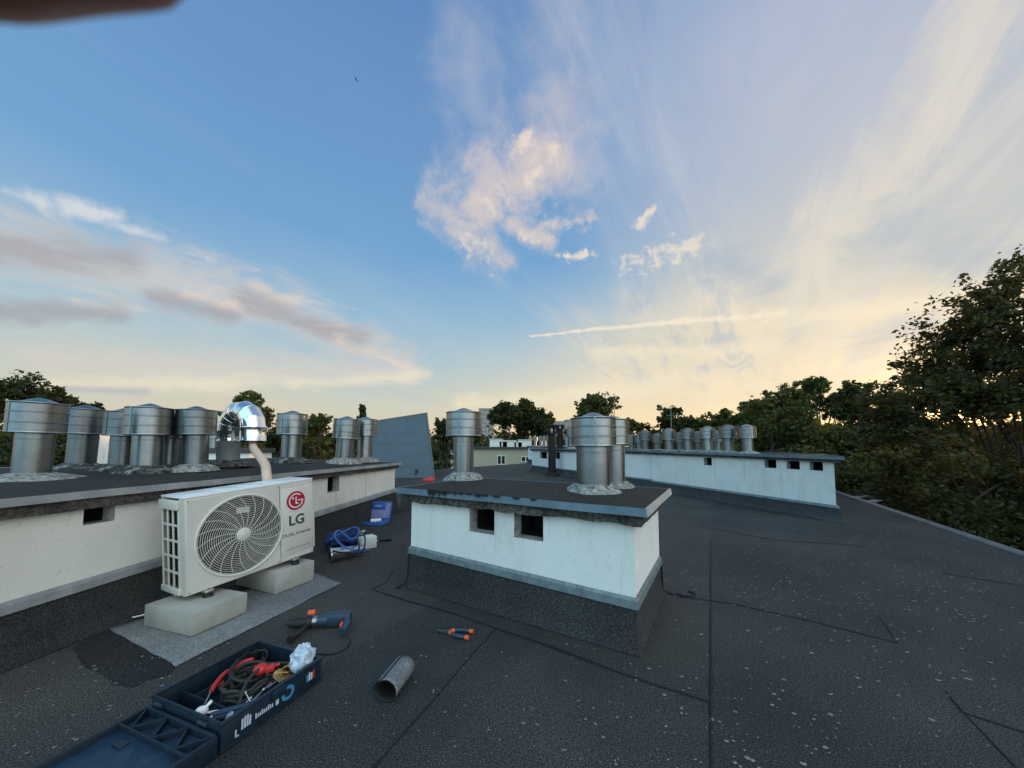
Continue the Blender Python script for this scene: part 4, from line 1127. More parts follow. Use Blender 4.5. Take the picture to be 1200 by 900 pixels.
placed(b, 'beige_connector', 'beige', (gp.x - .10, gp.y + .12, .16), .4, 'beige plastic connector lying on top of the tool heap', 'connector')
def hose(pix, r, mat, label, seed):
    pts_ = [on_plane(u, v, z) for u, v, z in pix]; o0_ = pts_[0].copy(); b_ = MB(); b_.tube([p - o0_ for p in smooth_path(pts_, 8)], r, 8)
    o_ = b_.build('hose', mat, None, 60); o_.location = o0_; tag(o_, label, 'hose', 'hoses over the tool heap')
hose([(380, 640, .05), (388, 632, .18), (405, 622, .24), (417, 618, .22), (421, 624, .20), (412, 632, .24), (398, 622, .26), (392, 628, .26), (402, 640, .22), (420, 645, .17), (434, 646, .08)], .011, 'blue_lt', 'bright blue hose looping over the tool heap', 1)
hose([(383, 640, .04), (392, 646, .14), (408, 648, .17), (424, 646, .19), (428, 632, .22), (424, 624, .22), (419, 630, .24), (421, 640, .22), (418, 648, .12), (410, 654, .02)], .009, 'cord', 'black cable tangled round the tool heap', 2)
hose([(416, 606, .12), (413, 598, .22), (416, 594, .3), (420, 600, .26), (420, 612, .1), (417, 618, .05)], .008, 'navy', 'dark cable looping up beside the blue case lid', 3)
t0, t1 = on_plane(433, 634, .02), on_plane(459, 632, .02)
ta = math.atan2(t1.y - t0.y, t1.x - t0.x); tl_ = (t1 - t0).length
b = MB(); b.box((tl_ * .2, 0, .0), (tl_ * .42, .05, .006), bev=.002); b.tube(smooth_path([(tl_ * .4, 0, 0), (tl_ * .6, 0, .006), (tl_ * .85, .0, .008), (tl_, 0, .004)], 5), lambda t: .012 + .012 * math.sin(t * 2.6), 12, mi=1)
placed(b, 'putty_knife', ['alu', 'rubber'], (t0.x, t0.y, .02), ta, 'putty knife with a black handle lying right of the tool heap', 'putty knife')
rp = on_plane(501, 565, .906)
b = MB(); b.box((0, 0, .022), (.11, .07, .04), bev=.013); b.box((.012, 0, .045), (.06, .05, .02), bev=.008); b.cyl((-.055, 0, .02), (-.075, 0, .02), .012, 12)
placed(b, 'tape_measure', 'red', (rp.x + .02, rp.y, .907), .1, 'small red plastic tool left on the cap of the central block', 'tape measure')

# ================================================================== PANEL, BLACK PIPES, MASTS
pr1 = on_plane(509, 560); YP = pr1.y
wtr = at_depth(500, 484, YP); wtl = at_depth(437, 494.5, YP + .2); wbl = at_depth(430, 572, YP + .2)
pn = empty('stair_head', (pr1.x, pr1.y, 0), 0, 'slate blue clad stair head wall with slanting edge behind the central block', 'stair head')
b = MB()
poly = [(wbl.x - pr1.x - .4, .0), (0, 0), (wtr.x - pr1.x, wtr.z), (wtl.x - pr1.x, wtl.z)]
poly[0] = (wbl.x - pr1.x, 0)
v = [(x, 0, max(z, .003)) for x, z in poly] + [(x - .9, 2.6, max(z, .003)) for x, z in poly]
b.add(v, [(0, 1, 2, 3), (7, 6, 5, 4)] + [(i, (i + 1) % 4, 4 + (i + 1) % 4, 4 + i)[::-1] for i in range(4)])
b.build('cladding', 'panel', pn, 0)
b = MB()
q = [Vector((x, -.02, max(z, .005))) for x, z in poly]
b.tube([q[1] + Vector((.012, 0, 0)), q[2] + Vector((.012, 0, .012))], .022, 4); b.tube([q[2] + Vector((.012, 0, .012)), q[3] + Vector((0, 0, .012))], .012, 4)
b.build('edge_trim', 'gutter', pn, 0)
hk = at_depth(488.5, 551, YP); hk = hk - pr1
b = MB(); b.box((hk.x, -.03, hk.z), (.12, .05, .07), bev=.015); b.cyl((hk.x + .02, -.03, hk.z), (hk.x - .05, -.05, hk.z - .16), .03, 10); b.build('bracket', 'rubber', pn, 30)
b = MB()
for i in range(1, 5):
    t = i / 5; x0 = poly[0][0] + (poly[3][0] - poly[0][0]) * t; x1 = poly[1][0] + (poly[2][0] - poly[1][0]) * t; z_ = t * poly[3][1]
    b.box(((x0 + x1) / 2, -.003, z_), (x1 - x0 - .03, .006, .012))
b.build('cladding_joint', 'panel', pn, 0)

def black_pipe(u, vb, vt, Y, label, rad):
    base = at_depth(u, vb, Y); top = at_depth(u, vt, Y); hgt = top.z - base.z
    r_ = empty('vent_pipe', base, 0, label, 'vent pipe', 'black twin vent pipes')
    b = MB(); b.lathe([(rad * 1.9, -.01), (rad * 1.5, .06), (rad, .12), (rad, hgt * .80), (rad * 1.25, hgt * .81), (rad * 1.25, hgt * .84)], 20); b.build('pipe', 'black_paint', r_, 40)
    b = MB()
    for i in range(6):
        a_ = math.pi * i / 3; b.box((math.cos(a_) * rad * 1.2, math.sin(a_) * rad * 1.2, hgt * .91), (.05, .05, hgt * .15), rot=(0, 0, a_))
    b.lathe([(0, hgt * .97), (rad * 1.55, hgt * .97), (rad * 1.55, hgt), (0, hgt * 1.005)], 20)
    b.build('cap_crown', 'black_paint', r_, 30)
black_pipe(647, 557, 498, 15.0, 'taller black vent pipe with crowned top rising from the roof felt', .165)
black_pipe(656.5, 526, 498, 16.3, 'shorter black vent pipe just right of the taller one', .15)
for (u, vb, vt, Y, lab) in ((787.5, 527, 478, 11.5, 'thin grey mast between cowls of the long rear block'), (664.5, 521, 500, 24, 'short thin mast near the black pipes')):
    base = at_depth(u, vb, Y); top = at_depth(u, vt, Y)
    b = MB(); b.cyl((0, 0, 0), (0, 0, top.z - base.z), .02, 8, r2=.014); b.cyl((-.15, 0, (top.z - base.z) * .82), (.15, 0, (top.z - base.z) * .82), .01, 6)
    o = b.build('mast', 'zinc_dull', None, 40); o.location = base; tag(o, lab, 'mast')

# ================================================================== FARTHER BUILDINGS
def slab(u0, u1, vt, vb, Y, depth, mat, name, label, cat='building', roofm='tarroof', windows=None, over=.3, wm='glass_dark', group=None, base=None, grid=None):
    a, c_ = at_depth(u0, vt, Y), at_depth(u1, vt, Y); zb = GZ if base is None else base
    r_ = empty(name, (a.x, Y, zb), 0, label, cat, group)
    w_ = c_.x - a.x; h_ = a.z - zb
    b = MB(); b.box((w_ / 2, depth / 2, h_ / 2), (w_, depth, h_)); b.build('wall', mat, r_, 0)
    b = MB(); b.box((w_ / 2, depth / 2, h_ + .12), (w_ + 2 * over, depth + 2 * over, .24)); b.build('roof', roofm, r_, 0)
    for (wu0, wu1, wv0, wv1) in windows or []:
        p_, q_ = at_depth(wu0, wv1, Y - .01), at_depth(wu1, wv0, Y - .01)
        m_ = MB(); cx_, cz_ = (p_.x + q_.x) / 2 - a.x, (p_.z + q_.z) / 2 - zb; ww, hh_ = q_.x - p_.x, q_.z - p_.z
        for c2_, d2_ in (((cx_, -.03, cz_ + hh_ / 2), (ww, .1, .08)), ((cx_, -.03, cz_ - hh_ / 2), (ww + .1, .14, .08)), ((cx_ - ww / 2, -.03, cz_), (.08, .1, hh_ + .08)), ((cx_ + ww / 2, -.03, cz_), (.08, .1, hh_ + .08)), ((cx_, -.03, cz_), (.1, .1, hh_))): m_.box(c2_, d2_)
        win = m_.build('window', 'frame_white', r_, 0)
        m_ = MB(); m_.box((cx_, -.01, cz_), (ww - .06, .03, hh_ - .06)); m_.build('pane', wm, win, 0)
    if grid:
        m_ = MB(); nx, nz = grid
        for i in range(nx):
            for j in range(nz):
                m_.box((w_ * (i + .5) / nx, -.02, h_ * (j + .55) / nz), (w_ / nx * .55, .1, h_ / nz * .5))
        o = m_.build('window', 'far_glass', r_, 0); o['kind'] = 'stuff'
    return r_
yb = slab(528, 626, 526, 545, 44, 9, 'ochre', 'apartment_building', 'pale yellow rendered building with small windows beyond the roof', windows=[(583, 592, 534, 544), (611, 621, 535, 541), (546, 550, 530, 544)], group='neighbouring buildings')
for i, (u, w_, h_) in enumerate(((581, 1.6, 1.0), (590, 1.0, .7), (597, 1.8, .8), (607, 1.0, .6), (615, 1.8, .9))):
    p = at_depth(u, 522, 48); b = MB(); b.box((0, 0, h_ / 2), (w_, 1.1, h_)); b.box((0, 0, h_ + .04), (w_ + .2, 1.3, .08))
    o = b.build('roof_hatch', 'frame_white', None, 0); zt_ = at_depth(540, 526, 44).z + .24
    o.location = (p.x, 48, zt_); tag(o, f'{names_f[i]} pale box from the left on the yellow building roof', 'roof hatch', 'pale boxes on the yellow building')
slab(561, 578, 479, 520, 240, 14, 'tower', 'tower_block', 'tall pale tower block far away beside the slim central cowl', grid=(5, 13), over=.2, group='far tower blocks')
slab(643, 664, 494, 520, 260, 14, 'tower', 'tower_block', 'lower pale far block rising left of the black pipes', grid=(6, 9), over=.2, group='far tower blocks')
slab(664, 705, 492, 520, 270, 14, 'tower', 'tower_block', 'wide pale far block rising right of the black pipes', grid=(12, 9), over=.2, group='far tower blocks')
# white chimneys and roofs glimpsed between the left cowls
wb = slab(235, 292, 531, 545, 17, 1.6, 'plaster', 'chimney_block', 'white block of the next roof seen under the bent duct', cat='chimney block', over=.12, base=-1.5)
p = at_depth(250, 527, 17.8)
vent_cowl(p.x, 17.8, at_depth(250, 531, 17).z + .24, 1.55, .5, 'distant sunlit cowl glimpsed left of the bent duct', n=24, mort=None, group='cowls on the far blocks')
slab(-60, 70, 540, 548, 30, 12, 'tarroof', 'apartment_building', 'dark flat roofed building behind the leftmost cowls', over=.2, group='neighbouring buildings')
p = at_depth(115, 506, 15); 
b = MB(); b.box((0, 0, 1.2), (.5, .5, 2.4)); b.box((0, 0, 2.44), (.6, .6, .08)); b.box((0, -.02, 1.0), (.54, .56, .05))
o = b.build('chimney', 'plaster', None, 0); o.location = (p.x, 15, p.z - 2.48); tag(o, 'narrow white chimney between the second and third cowl', 'chimney')
b = MB(); b.box((0, 0, -6), (14, 8, 10.9)); b.box((0, 0, -.5), (14.3, 8.3, .12))
o = b.build('apartment_building', 'ochre', None, 0); o.location = (p.x + 1, 17.9, p.z - 2.48 + .44); tag(o, 'low neighbouring building roof carrying the narrow white chimney', 'building', 'neighbouring buildings')
# garage below the right eaves
gp_ = at_depth(1030, 600, 22)
b = MB(); b.box((0, 0, 1.6), (9, 14, 3.2), rot=(0, 0, R(-28))); b.build
o = b.build('garage', 'tower', None, 0); o.location = (26.5, 27, GZ); tag(o, 'low pale garage down beyond the right eaves', 'garage')
b = MB(); b.box((0, 0, 3.26), (9.5, 14.5, .12), rot=(0, 0, R(-28)))
for i in range(5): b.box((math.sin(R(28)) * (-5.6 + i * 2.8), math.cos(R(28)) * (-5.6 + i * 2.8), 3.34), (9.3, .12, .05), rot=(0, 0, R(-28)))
b.build('roof', 'gutter', o, 0)

# ================================================================== TREES
def leaf_cloud(pts, sizes, seed, flat=.5):
    """one folded leaf (two triangles and a rib) per point, random attitude"""
    rg = np.random.default_rng(seed); n_ = len(pts)
    a = rg.normal(size=(n_, 3)); a[:, 2] *= .7; a /= np.linalg.norm(a, axis=1, keepdims=True)
    b_ = rg.normal(size=(n_, 3)); b_ -= (b_ * a).sum(1, keepdims=True) * a; b_ /= np.linalg.norm(b_, axis=1, keepdims=True)
    c_ = np.cross(a, b_); s_ = sizes[:, None]
    v0 = pts - a * s_ * .6; v2 = pts + a * s_ * .6
    v1 = pts + b_ * s_ * .33 + c_ * s_ * .12; v3 = pts - b_ * s_ * .33 + c_ * s_ * .12
    return np.stack([v0, v1, v2, v3], 1).reshape(-1, 3)

def leaf_object(name, V, tone, mat, parent):
    n_ = len(V) // 4; me = bpy.data.meshes.new(name)
    me.vertices.add(n_ * 4); me.vertices.foreach_set('co', V.astype(np.float32).ravel())
    me.loops.add(n_ * 6); me.polygons.add(n_ * 2)
    base = (np.arange(n_) * 4)[:, None]
    idx = (base + np.array([[0, 1, 2, 0, 2, 3]])).ravel().astype(np.int32)
    me.loops.foreach_set('vertex_index', idx)
    me.polygons.foreach_set('loop_start', (np.arange(n_ * 2) * 3).astype(np.int32))
    me.materials.append(M[mat])
    at = me.attributes.new('tone', 'FLOAT', 'POINT'); at.data.foreach_set('value', np.repeat(tone, 4).astype(np.float32))
    me.update(); me.validate()
    o = bpy.data.objects.new(name, me); COL.objects.link(o)
    if parent is not None: o.parent = parent
    return o

def tree(x, y, lobes, label, mat='leaf_mid', leaf=.16, clumps=90, per=70, cs=.42, seed=1, trunk=.16, group='trees round the building', droop=0.0, kind='tree', z0=None, cat='tree', limbs=16):
    """lobes: (dx, dy, z, rx, ry, rz, weight); z is absolute height of the lobe centre"""
    z0 = GZ if z0 is None else z0
    root = empty(kind, (x, y, z0), 0, label, cat, group)
    rg = np.random.default_rng(seed)
    wt = np.array([l[6] for l in lobes], float); wt /= wt.sum()
    cl = []
    for li, l in enumerate(lobes):
        k = max(3, int(clumps * wt[li]))
        d = rg.normal(size=(k, 3)); d /= np.linalg.norm(d, axis=1, keepdims=True)
        rr = rg.uniform(.35, 1.0, size=(k, 1)) ** .5 * (1 + .16 * rg.normal(size=(k, 1)))
        p = d * rr * np.array([[l[3], l[4], l[5]]]) + np.array([[l[0], l[1], l[2] - z0]])
        cl.append(p)
    cl = np.concatenate(cl)
    P = []; T = []; S_ = []
    for c_ in cl:
        k = int(per * rg.uniform(.5, 1.4)); sx = cs * rg.uniform(.6, 1.35)
        # a spray: leaves strung along a short twig with a random heading, biased outwards
        h = rg.normal(size=3); h[2] = abs(h[2]) * .6 - droop; h /= np.linalg.norm(h)
        t = rg.uniform(-1, 1.5, size=(k, 1))
        q = c_ + h * t * sx + rg.normal(size=(k, 3)) * sx * .36 * np.maximum(.25, 1.15 - .62 * np.abs(t))
        P.append(q); T.append(np.clip(rg.uniform(.15, .85) + rg.normal(size=k) * .16, 0, 1)); S_.append(leaf * rg.uniform(.6, 1.3, size=k))
    P = np.concatenate(P); T = np.concatenate(T); S_ = np.concatenate(S_)
    cen = np.average([[l[0], l[1], l[2] - z0] for l in lobes], axis=0, weights=wt)
    mb_ = MB(); topz = max(l[2] - z0 for l in lobes)
    tp = smooth_path([(0, 0, 0), (.05, .03, cen[2] * .35), (cen[0] * .4, cen[1] * .4, cen[2] * .7), (cen[0], cen[1], topz)], 6)
    mb_.tube(tp, lambda t: trunk * (1.15 - t * 1.0), 9)
    for c_ in cl[rg.choice(len(cl), min(limbs, len(cl)), replace=False)]:
        s_ = tp[int(len(tp) * rg.uniform(.35, .85))]; e_ = Vector(c_); mid = s_.lerp(e_, .5) + Vector((0, 0, .12 * (e_ - s_).length))
        mb_.tube(smooth_path([s_, mid, e_], 4), lambda t: trunk * .38 * (1 - t) + .012, 6)
    mb_.build('trunk', 'bark', root, 60)
    leaf_object('crown', leaf_cloud(P, S_, seed + 5), T, mat, root)
    return root

def px_tree(u, vtop, hw, Y, label, vbot=None, seed=1, clumps=110, per=60, leaf=None, mat='leaf_mid', split=3, spread=.5, cs_k=.2, **kw):
    """a tree whose crown centre is seen at column u, its top at row vtop and its half width hw pixels, standing at distance Y"""
    c_ = at_depth(u, vtop, Y); m_px = math.hypot(c_.x, Y) / Y * Y / FPX      # metres per pixel, allowing for the oblique view
    r_ = hw * Y / FPX * .92; rr = random.Random(seed)
    zb = at_depth(u, vbot or 545, Y).z - 1.0; zt = c_.z
    lobes = []; hh = (zt - zb) / 2
    lobes.append((0, 0, zb + hh * .8, r_ * .85, r_ * .85, hh * .85, 2.0))
    for i in range(split):
        a_ = rr.uniform(0, 6.28); k = rr.uniform(.3, .75); sz = rr.uniform(.3, .5)
        lobes.append((math.cos(a_) * r_ * k, math.sin(a_) * r_ * k, zt - r_ * sz * rr.uniform(.9, 1.5) - k * hh * .3, r_ * sz, r_ * sz, r_ * sz * .9, 1.0))
    lobes.append((rr.uniform(-.2, .2) * r_, 0, zt - r_ * .36, r_ * .42, r_ * .42, r_ * .36, 1.0))
    lobes.append((0, 0, zb + hh * .1, r_ * 1.0, r_ * 1.0, hh * .5, .9))
    return tree(c_.x, Y, lobes, label, mat, leaf or .0065 * Y + .06, clumps, per, max(.25, r_ * cs_k), seed, **kw)

# the big tree at the right edge
bx, by = 12.35, 8.1
tree(bx, by, [(-.2, 0, 3.6, 1.5, 1.6, 1.5, 1.6), (-.6, .3, 2.95, 2.1, 2.0, .75, 1.8), (-1.7, .2, 2.45, 1.2, 1.2, .4, .7), (-.9, 0, 4.75, .65, .65, .75, .5), (.5, 0, 5.2, 1.0, 1.0, .8, .6), (-2.3, .3, 2.2, 1.15, 1.1, .7, .8), (-3.0, .3, 1.35, .85, .9, .8, .6), (-1.3, .2, 3.6, 1.0, 1.0, .8, .8), (-2.0, 0, .1, 1.6, 1.5, .9, 1.1), (1.5, -.4, 3.6, 1.7, 1.6, 1.3, 1.2), (-.1, .6, -.3, 2.5, 2.3, 1.15, 2.0), (-1.4, -.3, -1.2, 1.8, 1.6, 1.1, 1.2), (1.5, -1, .0, 2.2, 2, 1.1, 1.2), (.5, 0, -2.6, 2.7, 2.4, 1.4, 1.4), (-.9, .2, 1.75, 1.9, 1.8, .55, .22), (1.2, .2, 1.6, 1.6, 1.6, .6, .3)],
     'big dark broad-leaved tree towering over the right eaves', 'leaf_warm', .095, 700, 125, .34, 11, .10, limbs=20)
tree(9.9, 13.2, [(0, 0, 2.0, 1.0, 1.0, 1.4, 1), (-.3, 0, .4, 1.5, 1.5, 1.2, 1.2), (.6, .2, 1.0, 1.1, 1.1, 1.3, 1), (.1, -.2, -1.4, 1.7, 1.7, 1.3, 1.2), (.55, 0, 3.0, .4, .4, .7, .25)],
     'slender tree with a wispy leader between the big tree and the long block', 'leaf_mid', .15, 190, 85, .36, 21, .16)
tree(13.5, 12.5, [(0, 0, .1, 1.7, 1.6, .7, 1), (-.8, 0, -.6, 2.0, 1.8, 1.1, 1), (1.4, 0, -.3, 2.2, 1.8, 1.1, 1), (0, 0, -2.4, 2.4, 2.4, 1.6, 1)], 'green tree half hidden behind the big right-hand tree', 'leaf_mid', .15, 240, 75, .42, 27, .2)
tree(12.8, 3.6, [(0, 0, 2.6, 2.0, 2.2, 2.2, 1), (0, .5, 0, 2.4, 2.4, 1.6, 1)], 'unseen leafy tree added outside the right edge to block the low sun', 'leaf_warm', .14, 240, 80, .42, 81, .2)  # out of view, added to keep sun patches off the roof
for i, (u, vt, hw, Y) in enumerate(((1050, 492, 40, 46), (1100, 496, 46, 44), (1150, 494, 50, 42), (1200, 490, 50, 40), (1260, 488, 60, 38))):  # tree row added to screen the roof from the low sun
    px_tree(u, vt, hw, Y, f'{names_f[i]} far tree from the left in the row added behind the big right-hand tree to screen the sun', seed=90 + i, vbot=560, clumps=150, per=60, mat='leaf_warm')
px_tree(1005, 452, 40, 17.5, 'dark tree behind the slender one right of the long block', vbot=600, seed=23, clumps=170, per=70, mat='leaf_dark')
px_tree(958, 444, 30, 20, 'tall tree with a two-humped top behind the right end of the long block', vbot=580, seed=25, clumps=150, per=70)
px_tree(905, 466, 46, 19, 'bushy green tree right above the last rear cowl', vbot=560, seed=31, clumps=190, per=80)
px_tree(880, 473, 28, 26, 'tree behind the bushy one over the last rear cowls', vbot=550, seed=33, clumps=110, mat='leaf_dark')
px_tree(945, 492, 40, 16.5, 'lighter green tree spreading just over the cap of the long block', vbot=575, seed=35, clumps=170, per=80, mat='leaf_yellow')
px_tree(985, 505, 34, 15, 'lower green tree touching the right end of the long block', vbot=600, seed=37, clumps=150, per=75)
tree(9.6, 11.0, [(0, 0, -1.6, 1.3, 1.4, .8, 1), (.6, .5, -2.4, 1.5, 1.4, 1.0, 1)], 'yellow-green treetop poking up below the right eaves', 'leaf_yellow', .13, 120, 80, .35, 39, .12)
tree(11.0, 6.2, [(0, 0, -2.4, 1.5, 1.5, .9, 1), (1.5, -.6, -2.0, 1.8, 1.6, 1.0, 1), (.5, 2.0, -2.6, 1.6, 1.6, 1.0, 1), (2.8, -1.5, -1.4, 1.5, 1.5, 1, .8)], 'lower dark green treetop beneath the big right-hand tree', 'leaf_dark', .13, 260, 85, .36, 41, .15)
px_tree(788, 478, 30, 34, 'round dark tree behind the thin mast', seed=43, vbot=570, clumps=150, mat='leaf_dark')
px_tree(826, 489, 24, 36, 'low bushy tree filling the gap between mast tree and taller rear trees', seed=144, vbot=570, clumps=120, mat='leaf_mid')
px_tree(756, 496, 18, 43, 'low dark tree just left of the thin mast', seed=145, vbot=565, clumps=90, mat='leaf_dark')
px_tree(850, 481, 24, 31, 'tree standing left of the bushy one over the rear cowls', seed=146, vbot=565, clumps=120, mat='leaf_mid')
px_tree(672, 500, 22, 58, 'low dark tree before the far towers right of the black pipes', seed=147, vbot=552, clumps=90, mat='leaf_dark')
px_tree(740, 492, 12, 38, 'small tree seen beside the central cowls', seed=45, vbot=565, clumps=60)
px_tree(697, 465, 22, 40, 'loose upright tree rising over the stout central cowl', seed=47, vbot=560, clumps=120, per=70, split=4, cs_k=.3, mat='leaf_mid')
tree(*(at_depth(716, 466, 40).xy), [(0, 0, 6.0, .7, .7, 1.0, 1), (-.5, 0, 4.2, .5, .5, .9, .7)], 'thin wispy sprig tree right of the loose upright one', 'leaf_mid', .3, 20, 45, .4, 49, .08)
px_tree(591, 473, 17, 62, 'left one of three trees clumped before the far towers', seed=51, vbot=552, clumps=170, per=90, split=6, cs_k=.33, mat='leaf_dark')
px_tree(612, 471, 19, 66, 'tallest middle one of three trees clumped before the far towers', seed=53, vbot=552, clumps=190, per=90, split=6, cs_k=.33, mat='leaf_dark')
px_tree(634, 481, 16, 64, 'right one of three trees clumped before the far towers', seed=55, vbot=552, clumps=160, per=90, split=6, cs_k=.33, mat='leaf_dark')
px_tree(519, 494, 15, 26, 'dark tree right behind the slate stair head', seed=57, vbot=560, clumps=120, mat='leaf_dark')
px_tree(553, 503, 13, 58, 'little tree left of the yellow building', seed=58, vbot=540, clumps=60, mat='leaf_dark')
px_tree(288, 462, 30, 23, 'round green tree above the bent duct', seed=59, vbot=560, clumps=170, per=75)
px_tree(372, 486, 24, 27, 'darker green tree right of the single standing cowl', seed=61, vbot=560, clumps=140)
px_tree(330, 500, 24, 30, 'dark tree filling the gap between two greener ones', seed=62, vbot=560, clumps=110, mat='leaf_dark')
px_tree(30, 441, 44, 24, 'broad tree over the leftmost cowl', seed=63, vbot=560, clumps=170, per=75, mat='leaf_dark')
px_tree(105, 470, 20, 34, 'small tree peeping over the second cowl', seed=65, vbot=560, clumps=80, mat='leaf_dark')
px_tree(75, 508, 36, 22, 'dark low tree between the first and second cowl', seed=67, vbot=580, clumps=130, mat='leaf_dark')
px_tree(140, 505, 26, 26, 'dark low tree between the second and third cowl', seed=69, vbot=580, clumps=120, mat='leaf_dark')
px_tree(200, 505, 34, 28, 'dark low tree behind the middle cowls on the left', seed=71, vbot=580, clumps=120, mat='leaf_dark')
px_tree(250, 512, 22, 26, 'dark low tree just left of the bent duct', seed=73, vbot=560, clumps=100, mat='leaf_dark')
px_tree(397, 506, 20, 32, 'dark tree behind the leaning cowl', seed=75, vbot=560, clumps=100, mat='leaf_dark')
px_tree(445, 508, 22, 40, 'dark tree hidden behind the slate stair head', seed=76, vbot=560, clumps=80, mat='leaf_dark')
# small conifer
cpos = at_depth(424.5, 474, 46)
lobes = [(0, 0, cpos.z - .5 - i * .75, .22 + .17 * i, .22 + .17 * i, .35, 1) for i in range(8)]
tree(cpos.x, 46, lobes, 'small pointed conifer above the last cowls of the left block', 'leaf_dark', .3, 90, 40, .3, 77, .1, kind='conifer')
# distant wood that reads as one mass
rg = np.random.default_rng(5); P = []
for _ in range(1500):
    a_ = rg.uniform(-1.15, 1.15); d_ = rg.uniform(110, 330)
    h_ = GZ + rg.uniform(10, 15.5) + 5.0 * max(0, rg.normal() * .25) + d_ * .006
    c_ = np.array([math.sin(a_) * d_, math.cos(a_) * d_, h_ - 3])
    P.append(c_ + rg.normal(size=(46, 3)) * np.array([3.4, 3.4, 2.2]))
P = np.concatenate(P)
wood = leaf_object('far_woods', leaf_cloud(P, rg.uniform(.9, 2.0, size=len(P)), 9), np.clip(rg.normal(.4, .2, len(P)), 0, 1), 'leaf_dark', None)
tag(wood, 'dark wooded skyline all round the horizon', kind='stuff')

# ================================================================== BIRD
bp_ = at_depth(417, 93, 30)
b = MB(); b.ball((0, 0, 0), (.05, .16, .045), 8)
for sgn in (1, -1):
    b.add([(0, .05, .02), (sgn * .22, .04, .09), (sgn * .42, -.10, .05), (sgn * .20, -.06, .08), (0, -.06, .02), (0, .05, .005), (sgn * .22, .04, .075), (sgn * .20, -.06, .065), (0, -.06, .005)],
          [(0, 1, 3, 4), (1, 2, 3), (5, 6, 7, 8), (6, 2, 7)])
b.add([(-.03, -.13, 0), (.03, -.13, 0), (.05, -.27, .0), (0, -.22, .0), (-.05, -.27, 0)], [(0, 1, 2, 3, 4)])
bird = b.build('bird', 'bird', None, 40); bird.location = bp_; bird.rotation_euler = (R(20), R(35), R(50)); bird.scale = (.75,) * 3; tag(bird, 'tiny dark swift flying high in the blue sky', 'bird')

# ================================================================== FINGER AT THE LENS (out of focus top left)
ft = at_depth(92, -139, .031)
fdv = Vector((-1.0, .10, .06)).normalized()
nj = 26; FLn = .078
b = MB()
def frad(t):
    r0 = .0080 + .0008 * t
    r0 += .0006 * math.exp(-((t - .34) / .07) ** 2) + .0010 * math.exp(-((t - .72) / .08) ** 2)
    if t < .10: r0 *= math.sqrt(max(0.0, 1 - ((.10 - t) / .10) ** 2)) * .98 + .02
    return r0
pts_ = [Vector((-FLn * (i / nj) ** 1.15, -.012 * max(0, i / nj - .33) ** 1.3 * 3, 0)) for i in range(nj + 1)]
b.tube(pts_, lambda t: frad(t ** 1.15), 24)
fo_ = b.build('finger', 'skin_shaded', None, 60); fo_.location = ft + Vector((.0085, 0, 0)); fo_.rotation_euler = (0, 0, R(-3))
tag(fo_, 'brown fingertip held close in front of the lens at the top left corner', 'finger')
b = MB(); v = []; f = []
for i in range(7):
    for j in range(9):
        x = -.0048 - .0095 * i / 6; a_ = R(-40 + 80 * j / 8); rr = frad(-x / FLn) * 1.012 + .0002
        v.append((x, rr * math.sin(a_), rr * math.cos(a_)))
f = [(i * 9 + j, i * 9 + j + 1, i * 9 + j + 10, i * 9 + j + 9) for i in range(6) for j in range(8)]
b.add(v, f); b.build('fingernail', 'nail', fo_, 60)

# ================================================================== SKY AND SUN
SUN_AZ, SUN_EL = R(52), R(3.6)
w = bpy.data.worlds.new('World'); SC.world = w; w.use_nodes = True
nt = w.node_tree; nt.nodes.clear()
class N:
    """arithmetic on shader sockets"""
    def __init__(s, v): s.v = v
    @staticmethod
    def op(o, *a, clamp=False):
        n_ = nt.nodes.new('ShaderNodeMath'); n_.operation = o; n_.use_clamp = clamp
        for i, x in enumerate(a):
            x = x.v if isinstance(x, N) else x
            if isinstance(x, (int, float)): n_.inputs[i].default_value = x
            else: nt.links.new(x, n_.inputs[i])
        return N(n_.outputs[0])
    def __add__(s, o): return N.op('ADD', s, o)
    __radd__ = __add__
    def __sub__(s, o): return N.op('SUBTRACT', s, o)
    def __rsub__(s, o): return N.op('SUBTRACT', o, s)
    def __mul__(s, o): return N.op('MULTIPLY', s, o)
    __rmul__ = __mul__
    def __truediv__(s, o): return N.op('DIVIDE', s, o)
    def __pow__(s, o): return N.op('POWER', s, o)
def nmax(a, b): return N.op('MAXIMUM', a, b)
def nmin(a, b): return N.op('MINIMUM', a, b)
def nsqrt(a): return N.op('SQRT', a)
def sstep(x, a, b_):
    n_ = nt.nodes.new('ShaderNodeMapRange'); n_.interpolation_type = 'SMOOTHSTEP'
    nt.links.new(x.v, n_.inputs[0])
    if a < b_: n_.inputs[1].default_value = a; n_.inputs[2].default_value = b_
    else: n_.inputs[1].default_value = b_; n_.inputs[2].default_value = a; n_.inputs[3].default_value = 1; n_.inputs[4].default_value = 0
    return N(n_.outputs[0])
def vec(x, y, z):
    n_ = nt.nodes.new('ShaderNodeCombineXYZ')
    for i, c_ in enumerate((x, y, z)):
        if isinstance(c_, N): nt.links.new(c_.v, n_.inputs[i])
        else: n_.inputs[i].default_value = c_
    return n_.outputs[0]
def wnoise(v_, scale, detail=5, rough=.55, dist=0.0):
    n_ = nt.nodes.new('ShaderNodeTexNoise'); n_.inputs['Scale'].default_value = scale; n_.inputs['Detail'].default_value = detail
    n_.inputs['Roughness'].default_value = rough; n_.inputs['Distortion'].default_value = dist; nt.links.new(v_, n_.inputs['Vector'])
    return N(n_.outputs['Fac'])
